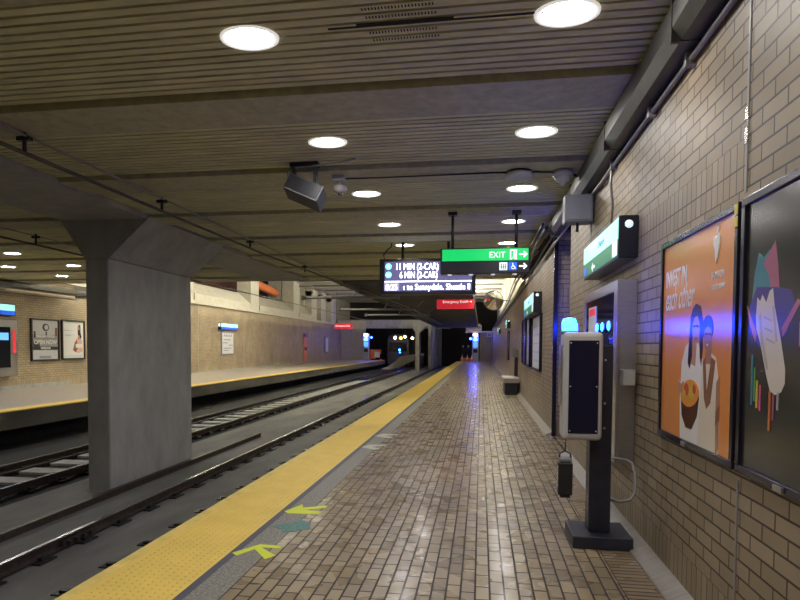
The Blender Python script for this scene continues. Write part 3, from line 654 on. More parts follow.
# ---------------------------------------------------------------- bench
t=thing('platform_bench',(1.02,21.4,0),'low bench with pale slab seat and black base beside the right wall','bench')
mb=MB(); mb.box(-.27,.27,-1.0,1.0,.40,.56,.012); mb.build('seat',M['bench_top'],t)
mb=MB(); mb.box(-.20,.20,-.9,.9,0,.40,.01); mb.build('base',M['blackmetal'],t)
# ---------------------------------------------------------------- far posters on the right wall
def case(y0,y1,z0,z1,label,base='p_paper',x=1.30):
    t=thing('map_case',(0,0,0),label,'map case','map and poster cases on the far right wall')
    mb=MB(); fr=.05
    for a,b,c,d in ((y0,y1,z0,z0+fr),(y0,y1,z1-fr,z1),(y0,y0+fr,z0+fr,z1-fr),(y1-fr,y1,z0+fr,z1-fr)): mb.box(x-.06,x,a,b,c,d)
    mb.build('frame',M['frame_blue'],t)
    mb=MB(); mb.box(x-.03,x-.02,y0+fr,y1-fr,z0+fr,z1-fr); mb.build('print',M[base],t)
    if base=='p_paper':
        mb=MB()
        for k in range(5): mb.box(x-.033,x-.03,y0+.2,y1-.2,z0+.2+k*.2,z0+.24+k*.2)
        mb.build('map_line',M['p_sky'],t)
    return t
case(13.3,15.4,1.07,2.34,'white map case below the small lit station sign')
case(16.15,17.4,1.08,2.40,'dark poster case left of the white map case','p_grey')
case(17.55,19.1,1.08,2.42,'dark poster case farther left, second from the white map case','p_violet')
case(28.3,29.4,1.0,2.35,'narrow white map case beyond the bench')
t=thing('wall_bracket_box',(1.2,21.8,1.38),'small dark box on the right wall above the bench','box')
mb=MB(); mb.box(-.1,.1,-.12,.12,-.14,.14,.01); mb.build('box_body',M['grey_paint'],t)
mb=MB(); mb.box(-.02,.1,-.03,.03,-1.0,-.14); mb.build('support_strip',M['blackmetal'],t)
# ---------------------------------------------------------------- ceiling-hung things
# exit sign
t=thing('exit_sign',(0,0,0),'hanging black sign with green exit panel and arrows over the platform','sign')
Y=9.55
mb=MB(); mb.box(-.645,.725,Y-.08,Y+.08,2.735,3.135,.012); mb.build('housing',M['sign_black'],t)
mb=MB(); mb.box(-.615,.70,Y-.087,Y-.08,2.935,3.115); mb.build('green_panel',M['green'],t)
text('lettering','EXIT',.13,(.105,Y-.089,2.978),*XR,M['letter'],t,sx=.93)
def arr(cx,cz,s,y,m,par,name='arrow'):
    mb=MB(); mb.prism([(1.5*s,0),(.35*s,1.15*s),(.0*s,.85*s),(.55*s,.28*s),(-1.4*s,.28*s),(-1.4*s,-.28*s),(.55*s,-.28*s),(0,-.85*s),(.35*s,-1.15*s)],(cx,y,cz),(1,0,0),(0,0,1),(0,-1,0),.003); return mb.build(name,m,par)
arr(.622,3.025,.043,Y-.087,M['letter'],t); arr(.622,2.845,.043,Y-.08,M['letter'],t)
mb=MB()
dx_=.035
for a,b,c,d in ((.39,.405,2.955,3.09),(.475,.49,2.955,3.09),(.39,.49,3.08,3.095),(.39,.42,2.95,2.965),(.46,.49,2.95,2.965)): mb.box(a+dx_,b+dx_,Y-.09,Y-.087,c,d)
mb.prism(ell(.452,3.06,.010,.010,10),(dx_,Y-.087,0),(1,0,0),(0,0,1),(0,-1,0),.004)
mb.prism([(.435,3.045),(.465,3.045),(.47,3.0),(.455,2.965),(.445,2.965),(.45,3.0),(.44,2.965),(.425,2.965),(.44,3.005)],(dx_,Y-.087,0),(1,0,0),(0,0,1),(0,-1,0),.004)
mb.build('door_pictogram',M['letter'],t)
mb=MB(); mb.box(.265,.385,Y-.086,Y-.08,2.785,2.905); mb.build('white_pictogram_panel',M['signwhite'],t)
mb=MB()
for i in range(3):
    mb.prism(ell(.295+i*.03,2.868,.009,.009,8),(0,Y-.086,0),(1,0,0),(0,0,1),(0,-1,0),.003); mb.box(.287+i*.03,.303+i*.03,Y-.089,Y-.086,2.815,2.855)
mb.box(.28,.37,Y-.0885,Y-.086,2.80,2.806); mb.build('elevator_pictogram',M['led_ink'],t)
mb=MB(); mb.box(.405,.53,Y-.086,Y-.08,2.785,2.905); mb.build('blue_pictogram_panel',M['signblue'],t)
mb=MB(); o_=(.042,Y-.086,0)
mb.prism(ell(.425,2.885,.009,.009,10),o_,(1,0,0),(0,0,1),(0,-1,0),.003)
mb.prism([(.42,2.875),(.432,2.875),(.434,2.85),(.455,2.85),(.465,2.815),(.475,2.818),(.472,2.808),(.458,2.805),(.448,2.838),(.422,2.838)],o_,(1,0,0),(0,0,1),(0,-1,0),.003)
ring=[]
for k in range(15):
    a=PI*.62+k*(PI*1.28)/14; ring.append((.43+.027*math.cos(a),2.826+.027*math.sin(a)))
mb.prism(ring+[( .43+(x-.43)*.72,2.826+(z-2.826)*.72) for x,z in ring[::-1]],o_,(1,0,0),(0,0,1),(0,-1,0),.003)
mb.build('wheelchair_pictogram',M['letter'],t)
for x in (-.46,.52):
    mb=MB(); mb.tube([(x,Y,3.13),(x,Y,ZC)],.024,8); mb.build('hanger_rod',M['blackmetal'],t)
    mb=MB(); mb.box(x-.07,x+.07,Y-.07,Y+.07,ZC-.10,ZC-.001,.008); mb.build('ceiling_mount',M['blackmetal'],t)
mb=MB()
for x in (-.5,-.17,.17,.5): mb.lathe([(0,-.02),(.03,-.015),(.035,0),(0,0)],(x,Y-.02,2.735),seg=12)
mb.build('downlight_stud',M['rim'],t)
# train arrival display
t=thing('arrival_display',(0,0,0),'hanging electronic train arrival display showing minutes, left of the exit sign','display')
Y=12.4
mb=MB(); mb.box(-2.09,-.12,Y-.1,Y+.1,2.67,3.40,.015); mb.build('housing',M['sign_black'],t)
mb=MB(); mb.box(-1.98,-.20,Y-.106,Y-.1,2.93,3.34); mb.build('screen',M['led_bg'],t)
mb=MB(); mb.box(-1.98,-.20,Y-.107,Y-.1,2.74,2.93); mb.box(-1.98,-.20,Y-.112,Y-.1,2.915,2.93); mb.build('ticker_bar',[M['led_bg']],t)
mb=MB(); mb.box(-1.98,-.20,Y-.113,Y-.107,2.925,2.945); mb.build('divider_line',M['led'],t)
mb=MB(); mb.box(-1.99,-1.68,Y-.110,Y-.107,2.745,2.915); mb.build('clock_field',M['led_bar'],t)
for z,s in ((3.245,'K'),(3.075,'M')):
    mb=MB(); mb.prism(ell(-1.90,z,.065,.065,20),(0,Y-.106,0),(1,0,0),(0,0,1),(0,-1,0),.004); b_=mb.build('line_badge',M['led_teal'],t)
    text('badge_letter',s,.09,(-1.90,Y-.111,z-.032),*XR,M['led'],b_,align='CENTER')
text('lettering','11 MIN (2-CAR)',.19,(-1.76,Y-.107,3.175),*XR,M['led'],t,fit=.86)
text('lettering','6 MIN (2-CAR)',.19,(-1.67,Y-.107,3.005),*XR,M['led'],t,fit=.77)
text('clock_text','8:25',.17,(-1.96,Y-.111,2.765),*XR,M['led'],t,fit=.24)
text('ticker_text','‹ to Sunnydale. Shuttle ll',.17,(-1.60,Y-.108,2.765),*XR,M['led'],t,fit=1.36)
mb=MB(); mb.tube([(-1.62,Y,3.40),(-1.62,Y,ZC)],.03,8); mb.tube([(-.68,Y,3.40),(-.68,Y,ZC)],.03,8); mb.build('hanger_rod',M['blackmetal'],t)
mb=MB(); mb.tube([(-2.0,Y,3.40),(-2.02,Y,3.5),(-1.95,Y,3.6),(-1.86,Y,3.67),(-1.85,Y,ZC)],.014,6); mb.build('cable',M['blackmetal'],t)
# red emergency exit sign
def red_sign(x0,x1,Y,z0,z1,label,txt,size):
    t=thing('emergency_exit_sign',(0,0,0),label,'sign','red emergency exit signs')
    mb=MB(); mb.box(x0,x1,Y-.06,Y+.06,z0,z1,.01); mb.build('panel',M['signred'],t)
    text('lettering',txt,size,(x0+.16*(x1-x0),Y-.062,z0+(z1-z0)*.62),*XR,M['letter'],t,sx=1)
    s=(z1-z0)*.09; arr(x1-.09*(x1-x0),z0+(z1-z0)*.76,s,Y-.06,M['letter'],t)
    mb=MB(); xx=x1-.22*(x1-x0); zz=z0+(z1-z0)*.64; a=s*2.2
    for p in ((xx,xx+.02,zz,zz+a),(xx+a,xx+a+.02,zz,zz+a),(xx,xx+a,zz+a-.02,zz+a)): mb.box(p[0],p[1],Y-.063,Y-.06,p[2],p[3])
    mb.build('door_pictogram',M['letter'],t)
    mb=MB(); n=5 if x1-x0<2 else 6
    mb.tube([(x0+.25,Y,z1),(x0+.25,Y,ZB-.02)],.012,6); mb.tube([(x1-.25,Y,z1),(x1-.25,Y,ZB-.02)],.012,6); mb.build('hanger_rod',M['blackmetal'],t)
    mb=MB()
    for k in range(4): mb.lathe([(0,-.03),(.03,-.02),(.03,0),(0,0)],(x0+(k+.5)*(x1-x0)/4,Y,z0),seg=8)
    mb.build('stud',M['sign_black'],t)
    return t
red_sign(-1.83,-.30,25,3.17,3.55,'red hanging emergency exit sign over this platform','Emergency Exit',.15)
# convex mirror
t=thing('convex_mirror',(.50,26,3.58),'round convex mirror hanging near the right wall','mirror')
pts=[(.40*math.sin(a),.14*(math.cos(a)-math.cos(1.0))/(1-math.cos(1.0))) for a in [i/12 for i in range(13)]]
prof=[(.40*math.sin(i/12*1.0)/math.sin(1.0),.13*(math.cos(i/12)-math.cos(1.0))/(1-math.cos(1.0))) for i in range(13)]
mb=MB(); mb.lathe(prof,(0,0,0),(-.12,-1,-.22),36); mb.build('mirror_face',M['mirror'],t)
mb=MB(); mb.lathe([(.40,-.03),(.425,-.03),(.43,.0),(.415,.015),(.40,.0)],(0,0,0),(-.12,-1,-.22),36); mb.build('rim',M['grey_paint'],t)
mb=MB(); mb.lathe([(0,-.04),(.40,-.03)],(0,0,0),(-.12,-1,-.22),36); mb.build('back_shell',M['blackmetal'],t)
mb=MB(); mb.tube([(0,.05,.0),(.1,.1,.0),(.72,.1,.0)],.018,8); mb.build('arm',M['blackmetal'],t)
# projector-like speaker box
t=thing('speaker_box',(-2.06,6.9,3.40),'grey tilted loudspeaker box bracketed under the ceiling left of the downlights','speaker')
rot=Matrix.Rotation(math.radians(24),4,'Y')@Matrix.Rotation(math.radians(-14),4,'X')
mb=MB(); mb.box(-.22,.22,-.15,.15,-.10,.10,.012); b_=mb.build('box_body',M['speaker'],t); b_.data.transform(rot)
mb=MB(); mb.box(-.20,.20,-.165,-.15,-.085,.085); g_=mb.build('grille',M['blackmetal'],t); g_.data.transform(rot); 
mb=MB(); mb.box(-.205,.205,-.158,-.15,-.098,-.088); r_=mb.build('edge_strip',M['grey_paint'],t); r_.data.transform(rot)
mb=MB(); mb.box(-.16,-.12,-.03,.03,.02,.32); mb.box(.10,.14,-.03,.03,-.02,.32); mb.box(-.18,.16,-.05,.05,.30,.349); mb.build('bracket',M['blackmetal'],t)
mb=MB(); mb.tube([(-.12,.05,.1),(-.22,.02,.16),(-.22,0,.26),(-.1,-.02,.30),(.2,-.05,.30),(.45,-.1,.31),(.62,-.1,.345)],.012,8); mb.build('cable',M['pipe'],t)
t=thing('smoke_detector',(-1.74,7.3,3.70),'beige smoke detector with prongs on a small junction box beside the speaker box','detector')
mb=MB(); mb.box(-.09,.07,-.05,.05,-.07,.0,.006); mb.build('junction_box',M['grey_light'],t)
mb=MB(); mb.lathe([(0,-.07),(.025,-.07),(.025,-.12),(.075,-.125),(.085,-.15),(.08,-.19),(.04,-.215),(0,-.215)],(0,0,0),seg=20); mb.build('sensor_head',M['grey_light'],t)
mb=MB()
for a in range(3): mb.tube([(.03*math.cos(a*2.1),.03*math.sin(a*2.1),-.21),(.02*math.cos(a*2.1),.02*math.sin(a*2.1),-.255)],.005,6)
mb.build('prong',M['blackmetal'],t)
mb=MB(); mb.tube([(-1.67,7.3,3.66),(-1.2,7.35,3.67),(.1,7.4,3.69),(.3,7.42,3.69)],.010,6); mb.tube([(.55,7.42,3.69),(.85,7.45,3.68)],.010,6); mb.tube([(1.02,7.48,3.66),(1.12,7.5,3.64),(1.2,7.5,3.6)],.018,6); tag(mb.build('ceiling_cable',M['blackmetal']),'thin black cable strung under the ceiling between the detectors','cable')
t=thing('smoke_detector',(.43,7.43,3.70),'round flat white detector under the ceiling with dark base','detector')
mb=MB(); mb.lathe([(0,-.0),(.15,0),(.15,-.025),(0,-.025)],(0,0,0),seg=24); mb.build('base_ring',M['blackmetal'],t)
mb=MB(); mb.lathe([(0,-.025),(.16,-.025),(.165,-.07),(.13,-.09),(0,-.092)],(0,0,0),seg=24); mb.build('cover',M['grey_light'],t)
t=thing('smoke_detector',(.94,7.46,3.70),'beige stepped detector under the ceiling next to the wall duct','detector')
mb=MB(); mb.lathe([(0,0),(.11,0),(.12,-.06),(.11,-.075),(0,-.075)],(0,0,0),seg=24); mb.build('base_ring',M['grey_light'],t)
mb=MB(); mb.lathe([(0,-.075),(.10,-.075),(.085,-.12),(.04,-.14),(.03,-.17),(0,-.17)],(0,0,0),seg=24); mb.build('sensor_head',M['grey_light'],t)
# perforated vent in the slats
mb=MB()
for r_,yy in enumerate((3.83,3.93,4.12,4.22)):
    for k in range(22): 
        x=-.78+.03*(r_%2)*.3+k*.0215; mb.box(x,x+.009,yy,yy+.026,ZC-.003,ZC+.001)
mb.box(-1.05,.5,4.035,4.055,ZC-.004,ZC+.001); mb.box(-.85,-.2,4.01,4.03,ZC-.004,ZC+.001)
tag(mb.build('ceiling_vent',M['slot']),'rows of small dark vent holes cut in the slatted ceiling','vent')
# overhead contact bars
def contact(pts_top,pts_low,label,ys):
    t=thing('overhead_contact_bar',(0,0,0),label,'contact bar','overhead contact bars')
    mb=MB(); mb.tube(pts_top,.013,6); mb.build('support_cable',M['pipe'],t)
    mb=MB(); mb.tube(pts_low,.02,6); mb.build('contact_wire',M['duct'],t)
    x=pts_low[0][0]
    for y in ys:
        mb=MB(); mb.tube([(x,y,3.50),(x,y,ZB)],.02,6); mb.box(x-.07,x+.07,y-.03,y+.03,3.62,3.66); mb.build('insulator',M['blackmetal'],t)
contact([(-4.47,-1,3.66),(-4.43,19,3.66)],[(-4.50,-1,3.49),(-4.45,12,3.49),(-3.98,21,3.49),(-3.75,35,3.49),(-3.55,52,3.49)],'pale overhead contact wire above the near track',(5.4,8.0,11.3,15.0))
contact([(-8.38,-1,3.66),(-8.38,18,3.66)],[(-8.38,-1,3.49),(-8.36,12,3.49),(-8.3,18,3.49),(-8.2,60,3.49)],'thin dark overhead contact wire above the far track',(5.5,10.3,15.5))
mb=MB(); mb.tube([(-4.30,18.9,3.60),(-3.6,30,3.56),(-3.35,52,3.52)],.02,6); tag(mb.build('support_tube',M['pipe']),'slanting pale tube beside the near contact wire in the far hall','tube')
for k,(y,x0,x1) in enumerate(((20.6,-6.25,-2.85),(27.2,-6.5,-2.85),(32.0,-6.2,-2.75))):
    t=thing('contact_wire_crossarm',(0,0,0),['pale tubular crossarm above the near track, nearest','pale tubular crossarm above the near track, middle','pale tubular crossarm above the near track, farthest'][k],'crossarm','crossarms over the near track')
    mb=MB(); mb.tube([(x0,y,3.30),(x1,y,3.30)],.045,8); mb.build('arm_tube',M['pipe'],t)
    for a_,b_ in (((x1-.15,y,3.30),(x1+.25,y,3.68)),((-4.4,y,3.30),(-4.2,y,3.68))):
        mb=MB(); mb.tube([a_,b_],.018,6); mb.build('strut',M['pipe'],t)
    mb=MB(); mb.box(x1-.06,x1+.06,y-.06,y+.06,3.22,3.38); mb.box(x0-.03,x0+.09,y-.06,y+.06,3.22,3.38); mb.build('end_clamp',M['grey_paint'],t)
# ---------------------------------------------------------------- opposite side things
def lposter(y0,y1,z0,z1,label,layers,base,letters=()):
    t=thing('opposite_poster',(0,0,0),label,'poster','framed posters on the opposite wall')
    X=-16.5; fr=.06
    mb=MB()
    for a,b,c,d in ((y0,y1,z0,z0+fr),(y0,y1,z1-fr,z1),(y0,y0+fr,z0+fr,z1-fr),(y1-fr,y1,z0+fr,z1-fr)): mb.box(X,X+.07,a,b,c,d)
    mb.build('frame',M['blackmetal'],t)
    w,h=y1-y0,z1-z0; mats=[M[base]]; mb=MB(); mb.mi=0
    mb.prism([(0,0),(w,0),(w,h),(0,h)],(X+.02,y0,z0),(0,1,0),(0,0,1),(1,0,0),.01); d=.012
    for key,poly in layers:
        m=M[key]
        if m not in mats: mats.append(m)
        mb.mi=mats.index(m); mb.prism([(p[0]*w,p[1]*h) for p in poly],(X+.02,y0,z0),(0,1,0),(0,0,1),(1,0,0),d); d+=.0006
    mb.build('print',mats,t)
    for s,size,px,pz,m in letters: text('lettering',s,size,(X+.045,y0+px*w,z0+pz*h),*WL,M[m],t,align='CENTER',bold=.01)
    return t
R_=lambda a,b,c,d:[(a,c),(b,c),(b,d),(a,d)]
lposter(19.9,21.4,.98,2.58,'grey collage poster with OPEN NOW lettering on the opposite wall',[('p_grey',R_(.04,.96,.30,.62)),('p_ink',R_(.08,.30,.34,.46)),('p_ink',R_(.05,.95,.26,.34)),('p_lgrey',R_(.04,.96,.74,.95)),('p_ink',ell(.52,.80,.12,.09)),('p_lgrey',ell(.54,.80,.07,.06)),('p_ink',R_(.10,.16,.55,.70)),('p_brown',R_(.86,.93,.60,.80)),('p_grey',R_(.3,.7,.06,.12)),('p_ink',R_(.52,.56,.58,.70))],'p_lgrey',
 (('OPEN NOW',.22,.5,.40,'p_paper'),('YOUR NEW STATION',.10,.5,.56,'p_paper'),('coming soon',.10,.5,.29,'p_paper')))
lposter(21.55,22.95,1.0,2.60,'white poster with a seated woman on the opposite wall beside the column',[('p_blush',[(.50,.22),(.56,.45),(.66,.55),(.74,.52),(.88,.50),(.92,.20),(.7,.16)]),('p_brown',[(.48,.24),(.56,.42),(.66,.5),(.7,.3),(.6,.18)]),('p_skin',[(.70,.50),(.78,.52),(.80,.74),(.72,.76)]),('p_hair',[(.70,.64),(.70,.84),(.76,.90),(.82,.86),(.82,.70),(.86,.58),(.80,.50),(.78,.60)]),('p_skin',ell(.745,.80,.035,.05)),('p_paper',R_(.60,.9,.3,.40)),('p_sky',R_(.14,.40,.60,.63)),('p_lgrey',R_(.10,.42,.72,.75)),('p_lgrey',R_(.1,.9,.08,.10))],'p_paper')
def left_sign(y0,y1,z0,z1,label):
    t=thing('opposite_station_sign',(0,0,0),label,'sign','lit station signs on the opposite wall')
    mb=MB(); mb.box(-16.5,-16.30,y0,y1,z0,z1,.01); mb.build('housing',M['sign_black'],t)
    h=z1-z0
    mb=MB(); mb.box(-16.30,-16.29,y0+.05,y1-.05,z0+h*.42,z1-.03); mb.build('upper_panel',M['signcyan'],t)
    mb=MB(); mb.box(-16.30,-16.29,y0+.05,y1-.05,z0+.03,z0+h*.40); mb.build('lower_panel',M['signblue'],t)
    mb=MB(); mb.box(-16.46,-16.34,y0-.008,y0,z0+h*.45,z1-.04); mb.build('end_panel',M['signwhite'],t)
    mb=MB(); mb.tube([(-16.42,(y0+y1)/2,z1),(-16.42,(y0+y1)/2,z1+.5)],.02,6); mb.build('conduit',M['pipe'],t)
left_sign(36.0,38.7,2.62,3.05,'lit station sign on the opposite wall above the white map panel')
left_sign(17.2,19.0,2.6,3.02,'lit station sign on the opposite wall at the left edge of the view')
t=thing('opposite_map_panel',(0,0,0),'white map panel on the opposite wall below its lit sign','map panel')
mb=MB(); mb.box(-16.5,-16.44,36.4,38.35,1.0,2.5); mb.build('frame',M['grey_paint'],t)
mb=MB(); mb.box(-16.44,-16.43,36.5,38.25,1.07,2.43); mb.build('print',M['p_paper'],t)
mb=MB()
for z,a,b in ((2.2,36.7,38.0),(1.95,36.7,37.8),(1.75,36.6,37.3),(1.6,37.5,38.1),(1.4,36.7,37.9),(1.25,36.7,37.4)): mb.box(-16.432,-16.425,a,b,z,z+.06)
for y in (36.8,37.1,37.5,37.9): mb.box(-16.432,-16.425,y,y+.06,2.2,2.4)
mb.build('map_line',M['p_grey'],t)
t=thing('opposite_ticket_cabinet',(0,0,0),'steel cabinet with blue-lit window on the opposite wall at the left edge','cabinet')
mb=MB(); mb.box(-16.5,-16.2,17.0,18.95,.5,2.45,.015); mb.build('cabinet_body',M['steel'],t)
mb=MB(); mb.box(-16.2,-16.185,17.2,18.6,.8,2.2); mb.build('glass_pane',M['glassdark'],t)
mb=MB(); mb.box(-16.19,-16.17,18.0,18.5,1.75,2.0); mb.build('screen',M['cyan_screen'],t)
mb=MB(); mb.box(-16.19,-16.18,18.72,18.84,1.3,2.1); mb.build('notice',M['signred'],t)
# opposite duct
t=thing('opposite_duct',(0,0,0),'long grey duct under the ceiling along the opposite wall','duct')
mb=MB(); mb.box(-15.95,-15.35,8,22.0,3.52,3.68,.02); mb.build('duct_body',M['duct'],t)
mb=MB(); mb.box(-16.3,-15.95,8,21.6,3.60,3.69); mb.build('shelf_plate',M['grey_light'],t)
mb=MB(); mb.box(-15.98,-15.32,21.7,22.3,3.44,3.9,.02); mb.build('duct_end',M['grey_light'],t)
mb=MB(); mb.tube([(-16.2,8,3.42),(-16.2,22.2,3.42)],.03,6); mb.build('conduit',M['pipe'],t)
# orange door panel
t=thing('orange_fire_cabinet',(0,0,0),'narrow orange panel with fittings on the opposite brick wall','panel')
mb=MB(); mb.box(-16.5,-16.40,54.5,55.4,.1,2.7); mb.build('panel',M['orange'],t)
mb=MB(); mb.box(-16.45,-16.36,54.5,55.4,2.45,2.78); mb.box(-16.42,-16.34,54.7,55.3,1.2,1.5); mb.build('fitting',M['blackmetal'],t)
t=thing('opposite_exit_sign',(0,0,0),'red hanging exit sign over the opposite platform','sign')
mb=MB(); mb.box(-15.2,-13.3,61.5,61.6,3.42,4.0); mb.build('panel',M['signred'],t)
text('lettering','Emergency Exit',.26,(-15.1,61.49,3.65),*XR,M['letter'],t,sx=.95)
mb=MB(); mb.tube([(-15,61.55,4.0),(-15,61.55,7.3)],.015,6); mb.tube([(-13.5,61.55,4.0),(-13.5,61.55,7.3)],.015,6); mb.build('hanger_rod',M['blackmetal'],t)
t=thing('opposite_notice_case',(0,0,0),'slim white notice case on the opposite wall under the red sign','notice case')
mb=MB(); mb.box(-16.5,-16.42,62.3,63.6,.9,2.6); mb.build('frame',M['grey_paint'],t)
mb=MB(); mb.box(-16.42,-16.40,62.4,63.5,1.0,2.5); mb.build('print',M['p_paper'],t)
# blue-light pillars at far ends
def pillar(x,y,label,w=.7):
    t=thing('blue_light_pillar',(x,y,0),label,'call station','blue light call stations at the far ends')
    mb=MB(); mb.box(-w/2,w/2,-.2,.2,0,3.1,.02); mb.build('post',M['grey_light'],t)
    mb=MB(); mb.box(-w/2+.12,w/2-.12,-.24,-.2,1.55,2.15); mb.build('screen',M['cyan_screen'],t)
    mb=MB(); mb.box(-w/2+.12,w/2-.12,-.23,-.2,.95,1.35); mb.build('phone',M['blackmetal'],t)
    mb=MB(); mb.lathe([(0,0),(.16,0),(.18,.1),(.18,.22),(.1,.32),(0,.34)],(0,-.42,2.25),seg=16); mb.build('beacon_lens',M['blue_far'],t)
    mb=MB(); mb.box(-.2,.2,-.42,-.2,2.18,2.25); mb.build('beacon_shelf',M['grey_paint'],t)
    mb=MB(); mb.box(-.16,.16,-.3,-.2,2.85,3.05); mb.build('white_lamp',M['warm_far'],t)
pillar(-.62,67.4,'pillar with bright blue beacon at the far end of this platform')
pillar(-13.15,68.5,'pillar with blue beacon at the far end of the opposite platform')
o=thing('blue_beacon',(-1.15,67.2,2.5),'','beacon'); mb=MB(); mb.lathe([(0,-.12),(.10,-.05),(.12,.05),(.06,.12),(0,.13)],(0,0,0),seg=14); mb.build('beacon_lens',M['blue_far'],o); mb=MB(); mb.tube([(0,.1,-.1),(.22,.2,-.1)],.02,6); mb.build('arm',M['grey_paint'],o); tag(o,'small blue beacon left of the far pillar on this platform','beacon','loose blue beacons')
o=thing('blue_beacon',(-12.5,68.3,2.62),'','beacon'); mb=MB(); mb.lathe([(0,-.10),(.09,-.04),(.10,.04),(.05,.10),(0,.11)],(0,0,0),seg=14); mb.build('beacon_lens',M['blue_far'],o); mb=MB(); mb.tube([(0,.1,-.08),(-.32,.2,-.08)],.02,6); mb.build('arm',M['grey_paint'],o); tag(o,'small blue beacon right of the pillar on the opposite platform','beacon','loose blue beacons')
for x,z,nm in ((-.25,3.75,'on the pale slab'),(.9,2.95,'on the end wall')):
    t=thing('equipment_box',(x,67.79 if z<3.2 else 67.5,z),'small grey equipment box '+nm,'equipment box','equipment boxes at the platform end')
    mb=MB(); mb.box(-.28,.28,-.2,.2,-.22 if z<3.2 else -.39,.25,.02); mb.build('box_body',M['grey_light'],t)
    mb=MB(); mb.box(-.2,.2,-.22,-.2,-.15,.15); mb.build('face_plate',M['grey_paint'],t)
for x in (-15.3,-13.9):
    t=thing('floodlight',(x,69.7,3.35),'floodlight housing on the far left end wall, %s'%('left one' if x<-15 else 'right one'),'floodlight','floodlights on the far left end wall')
    mb=MB(); mb.box(-.3,.3,-.25,.25,-.3,.3,.03); mb.build('housing',M['grey_light'],t)
    mb=MB(); mb.box(-.08,.08,.2,.295,-.1,.1); mb.build('bracket',M['blackmetal'],t)
# tunnel lights, train
for k,(x,z,m,l) in enumerate(((-8.9,2.75,'warm_far','left'),(-8.0,2.6,'warm_far','right'))):
    t=thing('tunnel_lamp',(x,70.4,z),'white tunnel lamp %s of the pair right of the train'%l,'lamp','white tunnel lamps')
    mb=MB(); mb.lathe([(0,-.13),(.10,-.1),(.15,0),(.10,.1),(0,.13)],(0,0,0),seg=14); mb.build('bulb',M[m],t)
    mb=MB(); mb.box(-.12,.12,.12,.3,-.2,.3); mb.build('housing',M['blackmetal'],t)
    mb=MB(); mb.tube([(0,.2,.3),(0,.2,3.75-z)],.03,6); mb.build('hanger_rod',M['blackmetal'],t)
mb=MB(); mb.box(-10.5,-7.0,72.3,72.6,-.9,2.4); mb.box(-9.1,-7.8,72.3,72.6,2.4,3.2); struct('wall_portal',mb,M['slot'])
t=thing('light_rail_train',(-9.75,70.9,-.9),'dark train front with headlights standing in the tunnel mouth','train')
mb=MB(); mb.prism([(-1.3,.5),(1.25,.5),(1.3,1.2),(1.25,3.2),(1.0,3.75),(.5,3.95),(-.55,3.95),(-1.05,3.75),(-1.3,3.2)],(0,0,0),(1,0,0),(0,0,1),(0,1,0),14); mb.build('car_body',M['train'],t)
mb=MB(); mb.box(-1.1,1.05,-.03,0,1.9,3.0,.0); mb.build('windshield',M['glassdark'],t)
mb=MB(); mb.box(-.2,.2,-.06,.0,3.42,3.72); mb.box(-.98,-.6,-.05,0,3.4,3.7); mb.build('headlight_housing',M['blackmetal'],t)
mb=MB(); mb.lathe([(0,.05),(.13,.03),(.16,0)],(-.35,-.06,3.55),(0,-1,0),14); mb.build('headlight',M['warm_far'],t)
mb=MB(); mb.lathe([(0,.05),(.13,.03),(.16,0)],(.32,-.06,3.50),(0,-1,0),14); mb.build('amber_light',M['amber_far'],t)
mb=MB(); mb.lathe([(0,.05),(.09,.03),(.12,0)],(.18,-.03,2.1),(0,-1,0),14); mb.lathe([(0,.05),(.06,.03),(.08,0)],(.22,-.03,1.8),(0,-1,0),14); mb.build('blue_marker_light',M['blue_far'],t)
mb=MB(); mb.box(-1.2,1.2,.1,13.8,.17,.5); mb.build('undercarriage',M['blackmetal'],t)
# curved pale guide wall
mb=MB()
path=[(-10.3,62,-.90,-.72),(-9.9,63.5,-.9,-.55),(-9.35,65,-.9,-.1),(-8.9,66.3,-.7,.45),(-8.2,67.5,-.3,.62),(-7.2,69,.2,.78),(-6.6,70,.4,.85)]
for a,b in zip(path,path[1:]): mb.hexa([(a[0],a[1],a[2]),(b[0],b[1],b[2]),(b[0],b[1]+.3,b[2]),(a[0],a[1]+.3,a[2])],[(a[0],a[1],a[3]),(b[0],b[1],b[3]),(b[0],b[1]+.3,b[3]),(a[0],a[1]+.3,a[3])])
tag(mb.build('curved_barrier',M['hall']),'pale curved ramp-like barrier between the train and the far column','barrier')
mb=MB(); mb.box(-7.25,-6.6,66,70,-.9,.55); tag(mb.build('equipment_plinth',M['blackmetal']),'dark equipment plinth under the curved barrier','plinth')
# orange and white barricades / cones
t=thing('barricade',(-11.9,67.6,0),'orange and white barricade at the end of the opposite platform','barricade')
mb=MB(); mb.box(-.65,.65,-.06,.06,.75,1.25,.01); mb.box(-.65,.0,-.05,.05,.2,.75,.01); mb.build('orange_board',M['orange'],t)
mb=MB(); mb.box(-.12,.5,-.09,-.06,.35,1.0); mb.build('white_notice',M['white'],t)
for x in (-.6,.6):
    mb=MB(); mb.box(x-.05,x+.05,-.2,.2,0,.2); mb.build('leg',M['orange'],t)
def cone():
    t=thing('traffic_cone',(0,0,0),'','traffic cone','traffic cones at the platform end')
    mb=MB(); mb.box(-.19,.19,-.19,.19,0,.04,.01); mb.build('base',M['orange'],t)
    mb=MB(); mb.lathe([(.14,.04),(.10,.26)],(0,0,0),seg=14); mb.lathe([(.045,.62),(.025,.75),(0,.75)],(0,0,0),seg=14); mb.build('cone_body',M['orange'],t)
    mb=MB(); mb.lathe([(.101,.26),(.046,.62)],(0,0,0),seg=14); mb.build('white_collar',M['white'],t)
    return t
c0=cone()
